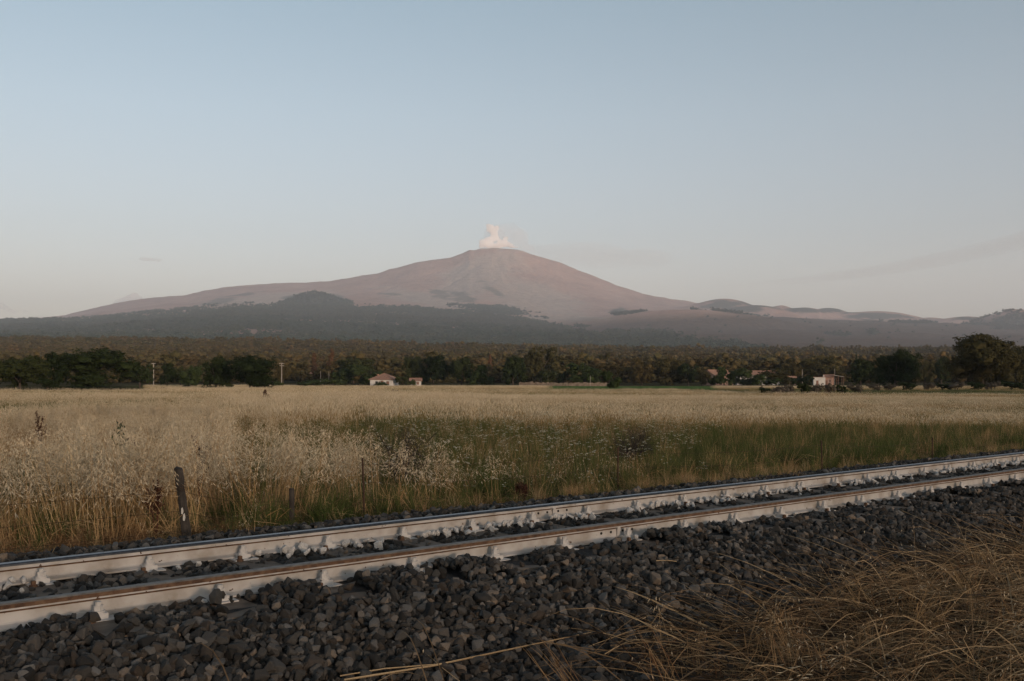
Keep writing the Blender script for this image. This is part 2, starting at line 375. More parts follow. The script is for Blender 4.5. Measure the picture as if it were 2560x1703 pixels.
# ------------------------------------------------------------------ scatter: one 'stuff' object, many instances of a few meshes
def scatter(name, P, rot, scl, idx, protos, parent=None):
    col = bpy.data.collections.new(name + '_kinds')
    for i, m in enumerate(protos):
        col.objects.link(bpy.data.objects.new('%s_kind_%03d' % (name, i), m))
    N = len(P); me = bpy.data.meshes.new(name)
    me.vertices.add(N); me.vertices.foreach_set('co', np.asarray(P, np.float32).ravel())
    a = me.attributes.new('idx', 'INT', 'POINT'); a.data.foreach_set('value', np.asarray(idx, np.int32))
    a = me.attributes.new('rot', 'FLOAT_VECTOR', 'POINT'); a.data.foreach_set('vector', np.asarray(rot, np.float32).ravel())
    if np.ndim(scl) == 1: scl = np.repeat(np.asarray(scl)[:, None], 3, 1)
    a = me.attributes.new('scl', 'FLOAT_VECTOR', 'POINT'); a.data.foreach_set('vector', np.asarray(scl, np.float32).ravel())
    o = obj(name, me, parent)
    ng = bpy.data.node_groups.new(name, 'GeometryNodeTree')
    ng.interface.new_socket('Geometry', in_out='INPUT', socket_type='NodeSocketGeometry')
    ng.interface.new_socket('Geometry', in_out='OUTPUT', socket_type='NodeSocketGeometry')
    n = ng.nodes; gi = n.new('NodeGroupInput'); go = n.new('NodeGroupOutput')
    ci = n.new('GeometryNodeCollectionInfo'); ci.inputs['Collection'].default_value = col; ci.inputs['Separate Children'].default_value = True
    mp = n.new('GeometryNodeMeshToPoints'); ip = n.new('GeometryNodeInstanceOnPoints'); ip.inputs['Pick Instance'].default_value = True
    def na_(nm, t):
        x = n.new('GeometryNodeInputNamedAttribute'); x.data_type = t; x.inputs['Name'].default_value = nm; return x.outputs[0]
    L = ng.links.new
    er = n.new('FunctionNodeEulerToRotation'); L(na_('rot', 'FLOAT_VECTOR'), er.inputs[0])
    L(gi.outputs[0], mp.inputs['Mesh']); L(mp.outputs[0], ip.inputs['Points']); L(ci.outputs[0], ip.inputs['Instance'])
    L(na_('idx', 'INT'), ip.inputs['Instance Index']); L(er.outputs[0], ip.inputs['Rotation']); L(na_('scl', 'FLOAT_VECTOR'), ip.inputs['Scale'])
    L(ip.outputs[0], go.inputs[0])
    md = o.modifiers.new('scatter', 'NODES'); md.node_group = ng
    o['kind'] = 'stuff'
    return o

# ------------------------------------------------------------------ ballast bed, sleepers, rails
RAIL_N, RAIL_F = 4.94, 5.97
RT = 0.47                       # rail top
RH = 0.118                      # rail height
S0, S1 = -3.0, 34.0
m_bed = mat_noise('ballast_dust', [(.012, .011, .010), (.03, .027, .024)], 20, .95, .8, .02)
def stone_mat(name, cols, pos=None):
    m, n, l, b = new_mat(name)
    oi = n.new('ShaderNodeObjectInfo'); r = ramp(n, cols, pos); l.new(oi.outputs['Random'], r.inputs[0])
    t = noise(n, l, 38, 5); rr = ramp(n, [(.55, .55, .55), (1.25, 1.25, 1.25)], [.3, .7]); l.new(t.outputs[0], rr.inputs[0])
    mm = n.new('ShaderNodeMix'); mm.data_type = 'RGBA'; mm.blend_type = 'MULTIPLY'; mm.inputs['Factor'].default_value = 1
    l.new(r.outputs[0], mm.inputs[6]); l.new(rr.outputs[0], mm.inputs[7]); l.new(mm.outputs[2], b.inputs['Base Color'])
    b.inputs['Roughness'].default_value = .82; b.inputs['Specular IOR Level'].default_value = .25
    t2 = noise(n, l, 120, 4); bump(n, l, b, t2.outputs[0], .5, .004)
    return m
m_stone = stone_mat('basalt_stone', [(.014, .0125, .0105), (.030, .0275, .024), (.062, .057, .050), (.040, .029, .020), (.12, .113, .103), (.17, .125, .086)], [0, .28, .55, .70, .93, 1])
m_pstone, n, l, b = new_mat('whitewashed_stone')
t = noise(n, l, 22, 5, rough=.7); r = ramp(n, [(.05, .042, .035), (.33, .305, .27), (.52, .50, .47)], [.36, .45, .55]); l.new(t.outputs[0], r.inputs[0])
l.new(r.outputs[0], b.inputs['Base Color']); b.inputs['Roughness'].default_value = .9; bump(n, l, b, t.outputs[0], .6, .006)
def stone_mesh(seed, mats, flat=0.7):
    g = np.random.default_rng(seed); bm = bmesh.new()
    k = int(g.integers(11, 17)); p = g.normal(size=(k, 3)); p /= np.linalg.norm(p, axis=1)[:, None]
    p = np.sign(p) * np.abs(p) ** .75
    p *= np.array([1.0, g.uniform(.62, .95), g.uniform(flat - .15, flat + .2)]) * g.uniform(.82, 1.1, (k, 1))
    for q_ in p: bm.verts.new(q_ * .5)
    res = bmesh.ops.convex_hull(bm, input=bm.verts[:])
    junk = [v for v in bm.verts if not v.link_faces]
    for v in junk: bm.verts.remove(v)
    bmesh.ops.bevel(bm, geom=bm.edges[:], offset=.035, segments=1, affect='EDGES', clamp_overlap=True)
    bmesh.ops.triangulate(bm, faces=bm.faces[:])
    me = bpy.data.meshes.new('stone'); bm.to_mesh(me); bm.free()
    for x in mats: me.materials.append(x)
    return me
stones = [stone_mesh(100 + i, [m_stone]) for i in range(14)]
pstones = [stone_mesh(300 + i, [m_pstone]) for i in range(6)]

# bed: a low bank of stone dust under the loose stones
bs = np.linspace(S0, S1, 120); bn = np.linspace(2.5, 7.3, 48)
SS, NN = np.meshgrid(bs, bn); bx_, by_ = tw(SS, NN)
bzv = near_z(bx_, by_) - .004 + (fbm(SS * 4, NN * 4, 3, 91) - .5) * .02
gi = np.arange(SS.size).reshape(SS.shape)
q = np.stack([gi[:-1, :-1], gi[:-1, 1:], gi[1:, 1:], gi[1:, :-1]], -1).reshape(-1, 4)
ballast = tag(obj('ballast_bed', mesh_np('ballast_bed', np.stack([bx_, by_, bzv], -1).reshape(-1, 3), q, [m_bed], smooth=True)), kind='structure')

SLEEP = np.arange(-2.75, 33.5, .592) + .06
def near_sleeper(s): return np.abs(((s - SLEEP[0] + .296) % .592) - .296)
Ns = 165000
s_ = -1.6 + (S1 + 1.6) * rng.random(Ns) ** 1.7
n_ = rng.uniform(2.55, 7.15, Ns)
edge = np.interp(s_, [3.6, 4.9], [2.62, 3.42]) + (fbm(s_ * 1.1, s_ * 0 + 3, 3, 95) - .5) * .5
keep = (n_ > edge) & ((n_ < 6.55) | (rng.random(Ns) < np.clip((7.2 - n_) / .6, 0, 1) * .8))
# no stone inside a rail; sleepers partly bare
for rn in (RAIL_N, RAIL_F): keep &= np.abs(n_ - rn) > .072
ds = near_sleeper(s_)
on_sl = (ds < .125) & (n_ > 4.46) & (n_ < 6.46)
keep &= ~(on_sl & (rng.random(Ns) < np.where(n_ < 4.85, .95, .86)))
# density falls with distance from the viewer
s_, n_, on_sl = s_[keep], n_[keep], on_sl[keep]
sx_, sy_ = tw(s_, n_)
size = np.clip(rng.lognormal(math.log(.052), .28, len(s_)), .026, .105)
lay = rng.random(len(s_))
sz_ = near_z(sx_, sy_) + size * .12 + lay ** 2 * .030 - .012
inside = (n_ > 5.02) & (n_ < 5.9)
sz_ = sz_ - inside * .016 + on_sl * .014
heap = np.clip(1 - np.abs(n_ - 4.72) / .28, 0, 1) * np.clip(fbm(s_ * 2.3, s_ * 0, 2, 97) - .42, 0, 1) * 3.2       # stones heaped against the near rail between some sleepers
sz_ = sz_ + heap * .05 - np.clip(1 - np.abs(n_ - 4.78) / .2, 0, 1) * .022
dist = np.hypot(sx_, sy_)
rot_ = rng.uniform(0, 6.28, (len(s_), 3)); rot_[:, 0] = rng.normal(0, .8, len(s_)); rot_[:, 1] = rng.normal(0, .8, len(s_))
# the largest ones in view become single stones
tt = sx_ / np.maximum(sy_, .1); vis = (np.abs(tt) < .5) & (sy_ > 3.4) & (sz_ > near_z(sx_, sy_) + .006) & (n_ < 4.8) & ((sz_ - CAM_Z) / sy_ > -.30)
rank = np.where(vis, size / dist, 0); big = np.argsort(-rank)[:300]
ids = rng.integers(0, len(stones), len(s_))
for i in big:
    o = obj('stone', stones[ids[i]], ballast); o.location = (sx_[i], sy_[i], sz_[i] + .004); o.rotation_euler = rot_[i]; o.scale = (size[i],) * 3
rest = np.setdiff1d(np.arange(len(s_)), big)
P = np.stack([sx_, sy_, sz_], -1)
scatter('loose_ballast', P[rest], rot_[rest], size[rest], ids[rest], stones, ballast)
# whitewashed stones along the far rail, splashed when the rails were painted
k = 0
for s in np.arange(-.5, 20, .024):
    if fbm(np.array([s * 1.6]), np.array([7.]), 2, 99)[0] < .34 + .20 * rng.random(): continue
    nn = 5.895 - abs(rng.normal(0, .11)); ss = s + rng.normal(0, .03)
    if near_sleeper(ss) < .09: continue
    X, Y = tw(ss, nn); d = rng.uniform(.035, .08)
    o = obj('whitewashed_stone', pstones[int(rng.integers(0, 6))], ballast)
    o.location = (X, Y, float(near_z(np.array([X]), np.array([Y]))[0]) + .022 + rng.uniform(0, .022)); o.scale = (d, d, d); o.rotation_euler = tuple(rng.uniform(0, 6.28, 3)); k += 1
    if k >= 298: break
for s in np.arange(.5, 18, .37):
    if rng.random() < .5: continue
    X, Y = tw(s + rng.normal(0, .08), 4.80 - rng.random() * .05); d = rng.uniform(.03, .055)
    o = obj('whitewashed_stone', pstones[int(rng.integers(0, 6))], ballast)
    o.location = (X, Y, float(near_z(np.array([X]), np.array([Y]))[0]) + .028); o.scale = (d, d, d); o.rotation_euler = tuple(rng.uniform(0, 6.28, 3))

# rails: paint with chips and rust, worn steel on top
m_paint, n, l, b = new_mat('white_rail_paint')
tcx = n.new('ShaderNodeTexCoord'); mpn = n.new('ShaderNodeMapping'); l.new(tcx.outputs['Object'], mpn.inputs[0]); mpn.inputs['Scale'].default_value = (1, 1, 1)
tn = noise(n, l, 5, 6, vec=mpn.outputs[0]); tf = noise(n, l, 60, 5, vec=mpn.outputs[0])
rp = ramp(n, [(.20, .165, .13), (.29, .26, .225), (.375, .348, .318), (.43, .405, .378)], [.28, .42, .56, .72]); l.new(tn.outputs[0], rp.inputs[0])
vo = n.new('ShaderNodeTexNoise'); vo.inputs['Scale'].default_value = 27; vo.inputs['Detail'].default_value = 5; vo.inputs['Roughness'].default_value = .6
l.new(mpn.outputs[0], vo.inputs['Vector'])
rcx = ramp(n, [(0, 0, 0), (1, 1, 1)], [.668, .685]); l.new(vo.outputs[0], rcx.inputs[0])
rrust = ramp(n, [(.035, .018, .010), (.11, .055, .03)], [.35, .65]); l.new(tf.outputs[0], rrust.inputs[0])
mm = n.new('ShaderNodeMix'); mm.data_type = 'RGBA'; l.new(rcx.outputs[0], mm.inputs['Factor']); l.new(rp.outputs[0], mm.inputs[6]); l.new(rrust.outputs[0], mm.inputs[7])
l.new(mm.outputs[2], b.inputs['Base Color']); b.inputs['Roughness'].default_value = .62; b.inputs['Specular IOR Level'].default_value = .3
iv = n.new('ShaderNodeMath'); iv.operation = 'SUBTRACT'; iv.inputs[0].default_value = 1; l.new(rcx.outputs[0], iv.inputs[1]); bump(n, l, b, iv.outputs[0], .6, .0015)
m_steel = mat_noise('worn_rail_steel', [(.055, .06, .07), (.11, .12, .135)], 30, .34, .15, .001, metal=.85, spec=.5)
m_rust_shade = mat_noise('rail_rust_and_shade', [(.045, .024, .014), (.095, .052, .03), (.14, .085, .05)], 26, .9, .4, .002)  # real rust, and the painted shade line below the rail head
m_dull = mat_noise('dull_rail_top', [(.10, .082, .066), (.20, .18, .155)], 24, .6, .2, .001, metal=.3)
m_wood = mat_noise('weathered_sleeper_wood', [(.075, .053, .037), (.14, .103, .074), (.18, .138, .10)], 9, .9, .5, .004)
def rail_section(far):
    # x: across (+ away from the viewer), z: down from rail top; the -x side is the one in view
    hw, wd, wb, fw = .031, .0062, .0075, .052
    zs = -.016 if far else -.025        # worn steel reaches down the gauge face, rust down the field face, paint below
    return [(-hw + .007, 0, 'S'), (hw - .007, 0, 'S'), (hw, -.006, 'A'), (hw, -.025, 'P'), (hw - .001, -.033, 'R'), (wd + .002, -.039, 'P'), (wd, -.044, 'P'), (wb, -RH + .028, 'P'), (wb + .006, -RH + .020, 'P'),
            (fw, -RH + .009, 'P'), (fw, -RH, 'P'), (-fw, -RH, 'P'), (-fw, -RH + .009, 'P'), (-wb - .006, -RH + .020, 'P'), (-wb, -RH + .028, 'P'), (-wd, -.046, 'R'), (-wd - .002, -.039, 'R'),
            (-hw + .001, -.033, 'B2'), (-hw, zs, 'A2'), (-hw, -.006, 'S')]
track = empty('railway_track', (*tw(6, 5.46), .3), 0)
tag(track, 'single railway track with white painted rusty rails on dark stone ballast', 'railway track')
rail_objs = []
ANG = math.atan2(UY, UX)
for rn, far in ((RAIL_N, False), (RAIL_F, True)):
    sec = rail_section(far); K = len(sec); L_ = S1 - S0; seg = 60
    V = []; Fc = []; mi = []
    for i in range(seg + 1):
        s = S0 + L_ * i / seg
        for x, z, c in sec: V.append((s, x, z))
    code = {'S': 1, 'P': 0}
    for i in range(seg):
        for j in range(K):
            a, b2 = i * K + j, i * K + (j + 1) % K
            Fc.append((a, b2, b2 + K, a + K))
            c = sec[j][2]
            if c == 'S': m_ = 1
            elif c in ('A', 'R'): m_ = 2  # the strip under the head is its shadow line, painted in rust colour
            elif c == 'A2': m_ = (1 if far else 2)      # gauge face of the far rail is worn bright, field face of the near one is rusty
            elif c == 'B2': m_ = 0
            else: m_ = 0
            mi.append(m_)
    Fc = [f[::-1] for f in Fc]
    me = bpy.data.meshes.new('rail'); me.from_pydata(V, [], Fc)
    for mt_ in (m_paint, m_steel if far else m_dull, m_rust_shade): me.materials.append(mt_)
    me.polygons.foreach_set('material_index', np.array(mi, np.int32)); me.update()
    o = obj('rail', me, track); x0, y0 = tw(0, rn)
    o.matrix_parent_inverse = track.matrix_basis.inverted()
    o.location = (x0, y0, RT); o.rotation_euler = (0, 0, ANG)
    o['label'] = 'white painted rail with dark worn head and chipped paint' if far else 'white painted rail with rusty brown head beside heaped ballast'
    rail_objs.append(o)
# local frame of a rail: x along, +y away from the viewer; fastenings on both sides
fm = MB()
fm.box((0, .072, -RH - .006), (.12, .10, .016))                       # base plate rib
fm.box((0, .066, -RH + .012), (.062, .040, .030))                     # clamp block
fm.box((0, .044, -RH + .019), (.060, .026, .012), rot=Matrix.Rotation(R(-16), 3, 'X'))
fm.box((0, .089, -RH + .006), (.058, .014, .044))
fm.tube([(0, .066, -RH + .026), (0, .066, -RH + .038)], .025, 14)
fm.tube([(0, .066, -RH + .037), (0, .066, -RH + .062)], .0195, 6)
fm.tube([(0, .066, -RH + .060), (0, .066, -RH + .080)], .0115, 10)
m_fast_lit = mat_noise('white_paint_lit_fastening', [(.40, .37, .335), (.53, .51, .48)], 18, .6, .3, .002)  # same white paint, brightened for sky light on the fastenings
fast_me = fm.mesh('rail_fastening', [m_fast_lit])
am = MB()                                                             # coach screws through the plate, left rusty
am.tube([(.055, .135, -RH - .012), (.055, .135, -RH + .006)], .022, 10); am.box((.055, .135, -RH + .016), (.022, .022, .024))
screw_me = am.mesh('coach_screw', [m_rust_shade])
for o, rn in zip(rail_objs, (RAIL_N, RAIL_F)):
    for s in SLEEP:
        for side in (-1, 1):
            f = obj('rail_fastening', fast_me, o); f.scale = (1.25, 1.12, 1.0); f.location = (s + rng.normal(0, .006), 0, 0); f.rotation_euler = (0, 0, 0 if side > 0 else math.pi)
            if side < 0:
                f = obj('coach_screw', screw_me, o); f.location = (s, 0, 0); f.rotation_euler = (0, 0, math.pi)
# weld collars and old fishbolt holes
m_hole = mat_noise('bolt_hole_shadow', [(.006, .006, .006), (.014, .012, .01)], 30, .9, 0)
for o, xs in ((rail_objs[0], 1541), (rail_objs[1], 1381)):
    rn = RAIL_N if o is rail_objs[0] else RAIL_F
    t = px_t(xs); Yd = rn / (NY + NX * t); s = Yd * (UX * t + UY)
    c = MB(); c.box((0, 0, -.066), (.020, .040, .058)); c.box((0, 0, -.040), (.030, .054, .012)); c.box((0, 0, -RH + .014), (.026, .098, .014))
    w = c.build('weld_collar', m_paint, o); w.location = (s, 0, 0)
    for dx in (-.155, -.062, .055, .148):
        h_ = MB(); h_.tube([(0, -.0095, 0), (0, .0095, 0)], .0095, 14); hh = h_.build('bolt_hole', m_hole, o); hh.location = (s + dx, 0, -.064)
# sleepers
for i, s in enumerate(SLEEP):
    mb = MB(); g = rng.normal(0, .008, 8)
    L2 = .96; P8 = []
    for y in (-L2, -.3, .3, L2):
        for x in (-.105, .105):
            for z in (0, -.14): P8.append((x + rng.normal(0, .004), y + rng.normal(0, .008), z + (rng.normal(0, .003) if z == 0 else 0)))
    Fq = []
    for a in range(3):
        b0, b1 = a * 4, a * 4 + 4
        Fq += [(b0, b0 + 2, b1 + 2, b1), (b0 + 1, b1 + 1, b1 + 3, b0 + 3), (b0, b1, b1 + 1, b0 + 1), (b0 + 2, b0 + 3, b1 + 3, b1 + 2)]
    Fq += [(0, 1, 3, 2), (12, 14, 15, 13)]
    mb.add(P8, Fq)
    o = mb.build('sleeper', m_wood, track); x0, y0 = tw(s, 5.455)
    o.matrix_parent_inverse = track.matrix_basis.inverted()
    o.location = (x0, y0, RT - RH - .003); o.rotation_euler = (0, 0, ANG + rng.normal(0, .012))

# ------------------------------------------------------------------ grass kinds
class GB:
    """blades, stems and seeds gathered with numpy"""
    def __init__(s): s.V = []; s.q = []; s.t = []; s.qm = []; s.tm = []; s.n = 0
    def strip(s, pts, w, mat, side=None):
        """pts (B,K,3) centre lines, w (K,) widths; last width 0 gives a pointed tip"""
        B, K = pts.shape[:2]
        if side is None:
            d = pts[:, -1] - pts[:, 0]; a = rng.normal(size=(B, 3)); a[:, 2] *= .15; side = np.cross(d, a); side /= np.linalg.norm(side, axis=1)[:, None] + 1e-9
        w = np.broadcast_to(np.asarray(w, float), (B, K))
        Lf = pts - side[:, None] * w[..., None] / 2; Rt = pts + side[:, None] * w[..., None] / 2
        V = np.stack([Lf, Rt], 2).reshape(B, K * 2, 3)
        b0 = s.n + np.arange(B)[:, None] * K * 2
        for k in range(K - 1):
            if k == K - 2: s.t.append(np.stack([b0 + 2 * k, b0 + 2 * k + 1, b0 + 2 * k + 2], -1).reshape(-1, 3)); s.tm.append(np.full(B, mat))
            else: s.q.append(np.stack([b0 + 2 * k, b0 + 2 * k + 1, b0 + 2 * k + 3, b0 + 2 * k + 2], -1).reshape(-1, 4)); s.qm.append(np.full(B, mat))
        s.V.append(V.reshape(-1, 3)); s.n += B * K * 2
    def diamond(s, c, ax, wv, mat):
        """c (B,3) centres, ax (B,3) half length vectors, wv (B,3) half width vectors"""
        B = len(c); V = np.stack([c - ax, c + wv - ax * .2, c + ax, c - wv - ax * .2], 1)
        b0 = s.n + np.arange(B)[:, None] * 4
        s.q.append(b0 + np.arange(4)[None]); s.qm.append(np.full(B, mat)); s.V.append(V.reshape(-1, 3)); s.n += B * 4
    def mesh(s, name, mats):
        fs = []; ms = []
        if s.q: fs.append(np.concatenate(s.q)); ms.append(np.concatenate(s.qm))
        if s.t: fs.append(np.concatenate(s.t)); ms.append(np.concatenate(s.tm))
        return mesh_np(name, np.concatenate(s.V), fs, mats, np.concatenate(ms))
def curve(B, Rr, h0, h1, lean, K=4, droop=0.0):
    a = rng.uniform(0, 6.28, B); rr = Rr * np.sqrt(rng.random(B))
    base = np.stack([rr * np.cos(a), rr * np.sin(a), np.full(B, -.03)], -1)
    d = rng.uniform(0, 6.28, B); h = rng.uniform(h0, h1, B); le = np.abs(rng.normal(0, lean, B)) + .02
    u = np.linspace(0, 1, K)[None]
    out = le[:, None] * h[:, None] * (u ** 1.8)
    up = h[:, None] * (u - droop * u ** 3 * le[:, None] * 2)
    P = np.stack([base[:, :1] + np.cos(d)[:, None] * out, base[:, 1:2] + np.sin(d)[:, None] * out, base[:, 2:] + up], -1)
    return P
STRAW = [(.32, .195, .085), (.46, .305, .145), (.38, .225, .095), (.53, .385, .20)]
m_straw = mat_inst('dry_straw', STRAW, patch=[(.25, .145, .07), (.40, .27, .145)], patch_scale=.35, transl=.25)
m_seed = mat_inst('pale_oat_husk', [(.50, .38, .235), (.66, .54, .37), (.57, .44, .285)], transl=.3)
m_gblade = mat_inst('green_grass_blade', [(.045, .065, .016), (.072, .092, .024), (.095, .105, .032), (.06, .074, .019)], patch=[(.09, .095, .03), (.12, .112, .04)], patch_scale=.25, transl=.3)
m_brown = mat_inst('red_brown_dead_grass', [(.10, .048, .022), (.19, .098, .046), (.145, .072, .033)], transl=.15)
m_flower = mat_inst('cream_umbel', [(.42, .39, .29), (.55, .52, .40)], transl=.2)
m_fstraw = mat_inst('far_straw', [(.30, .20, .088), (.43, .305, .148), (.36, .24, .108), (.52, .385, .21)], patch=[(.28, .17, .066), (.36, .225, .092)], patch_scale=.06, transl=.25)
m_fgreen = mat_inst('far_green_grass', [(.075, .088, .026), (.11, .115, .038), (.15, .135, .052)], patch=[(.17, .145, .06), (.14, .13, .048)], patch_scale=.06, transl=.25)
def oat(stems, h0, h1, Rr, seeds, lean=.18, sw=.0045):
    g = GB(); P = curve(stems, Rr, h0, h1, lean, 5, .5); g.strip(P, [sw, sw, sw * .8, sw * .7, 0], 0)
    k = rng.integers(0, stems, stems * seeds); u = rng.uniform(.62, 1.0, len(k))
    i0 = np.minimum((u * 4).astype(int), 3); f = u * 4 - i0
    c = P[k, i0] * (1 - f)[:, None] + P[k, i0 + 1] * f[:, None]
    spread = (1.04 - u) * .19 + .012
    off = rng.normal(size=(len(k), 3)) * spread[:, None]; off[:, 2] = -np.abs(off[:, 2]) * .6
    c = c + off
    ax = np.stack([off[:, 0] * .25 + rng.normal(0, .003, len(k)), off[:, 1] * .25 + rng.normal(0, .003, len(k)), -np.full(len(k), 1.0) * rng.uniform(.011, .018, len(k))], -1)
    ang_ = rng.uniform(0, 6.28, len(k)); wv = np.stack([np.cos(ang_), np.sin(ang_), np.zeros(len(k))], -1) * rng.uniform(.003, .0052, len(k))[:, None]
    g.diamond(c, ax, wv, 1)
    B = stems * 2; g.strip(curve(B, Rr, .15, .5, .6, 4, .6), [.005, .005, .004, 0], 0)
    return g.mesh('oat_tuft', [m_straw, m_seed])
def tuft(B, h0, h1, Rr, w, mat, lean=.45, mat2=None, B2=0):
    g = GB(); g.strip(curve(B, Rr, h0, h1, lean, 4, .6), [w, w * .9, w * .6, 0], 0)
    mats = [mat]
    if mat2: mats.append(mat2); g.strip(curve(B2, Rr, h0 * .8, h1, lean, 4, .6), [w, w * .9, w * .6, 0], 1)
    return g.mesh('grass_tuft', mats)
def umbel(stems, h0, h1, Rr):
    g = GB(); P = curve(stems, Rr, h0, h1, .15, 4); g.strip(P, [.004, .004, .003, 0], 0)
    top = np.repeat(P[:, -1], 12, 0); a = rng.uniform(0, 6.28, len(top)); rr = np.sqrt(rng.random(len(top))) * .026
    c = top + np.stack([rr * np.cos(a), rr * np.sin(a), -rr * .3], -1); an = rng.uniform(0, 3.14, len(top))
    x = np.stack([np.cos(an), np.sin(an), rng.normal(0, .4, len(an))], -1) * .0065; y = np.stack([-np.sin(an), np.cos(an), rng.normal(0, .4, len(an))], -1) * .0065
    g.diamond(c, x, y, 1); g.strip(curve(10, Rr, .2, .4, .6), [.006, .006, .004, 0], 0)
    return g.mesh('wild_carrot', [m_gblade, m_flower])
kinds = []
OATS = list(range(0, 5)); kinds += [oat(9, .75, 1.15, .14, 34) for _ in range(5)]
STR = list(range(5, 9)); kinds += [tuft(26, .3, .8, .13, .0055, m_straw, .4, m_brown, 8) for _ in range(4)]
GRN = list(range(9, 13)); kinds += [tuft(40, .3, .72, .15, .007, m_gblade, .5, m_straw, 4) for _ in range(4)]
BRN = list(range(13, 16)); kinds += [tuft(30, .15, .45, .14, .005, m_brown, .9, m_straw, 10) for _ in range(3)]
UMB = list(range(16, 18)); kinds += [umbel(5, .55, .85, .2) for _ in range(2)]
SHO = list(range(18, 20)); kinds += [oat(5, .5, .72, .12, 9, .25, .004) for _ in range(2)]
def patch(B, h0, h1, Rr, w, mat, mat2, B2, seedB=0):
    g = GB(); g.strip(curve(B, Rr, h0, h1, .3, 3, .4), [w, w * .8, 0], 0); g.strip(curve(B2, Rr, h0, h1 * .95, .35, 3, .4), [w, w * .8, 0], 1)
    if seedB:
        P = curve(seedB, Rr, h0 * 1.1, h1 * 1.12, .25, 3); c = P[:, -1]; an = rng.uniform(0, 6.28, seedB)
        g.diamond(c, np.stack([rng.normal(0, .02, seedB), rng.normal(0, .02, seedB), np.full(seedB, .075)], -1), np.stack([np.cos(an), np.sin(an), np.zeros(seedB)], -1) * w * .9, 2)
    return g.mesh('grass_patch', [mat, mat2, m_seed])
FSTR = list(range(20, 24)); kinds += [patch(80, .3, .72, .95, .014, m_fstraw, m_fgreen, 10, 26) for _ in range(4)]
FGRN = list(range(24, 27)); kinds += [patch(90, .25, .55, .95, .015, m_fgreen, m_fstraw, 18, 5) for _ in range(3)]
MSTR = list(range(27, 30)); kinds += [patch(70, .3, .75, .42, .0075, m_fstraw, m_fgreen, 8, 34) for _ in range(3)]
MGRN = list(range(30, 33)); kinds += [patch(80, .28, .62, .42, .008, m_gblade, m_fstraw, 10, 8) for _ in range(3)]

def sample(Y0, Y1, dens, tmax=.60):
    area = tmax * (Y1**2 - Y0**2); N = int(area * dens)
    Y = np.sqrt(rng.uniform(Y0**2, Y1**2, N)); t = rng.uniform(-tmax, tmax, N)
    X = t * Y; n = NX * X + NY * Y
    k = n > 6.55 + (fbm(X * 1.3, Y * 1.3, 2, 110) - .5) * .5
    return X[k], Y[k], n[k]
GP, GR, GS, GI = [], [], [], []
def put(X, Y, idx, sc_, hs=None, tilt=.08):
    Z = ground_z(X, Y)
    GP.append(np.stack([X, Y, Z], -1)); N = len(X)
    GR.append(np.stack([rng.normal(0, tilt, N), rng.normal(0, tilt, N), rng.uniform(0, 6.28, N)], -1))
    hs = sc_ if hs is None else hs
    GS.append(np.stack([sc_, sc_, hs], -1)); GI.append(idx)
def pick(lst, N): return np.asarray(lst)[rng.integers(0, len(lst), N)]
def height_map(X, Y, n):
    """how tall the grass stands, left to right: high oats on the left, lower green on the right"""
    xd, yd = img(X, Y, 0 * X)
    h = np.interp(xd, [0, 500, 900, 1300, 2400], [1.0, .97, .88, .78, .66])
    return h * (.86 + .28 * fbm(X / 3, Y / 3, 2, 120))
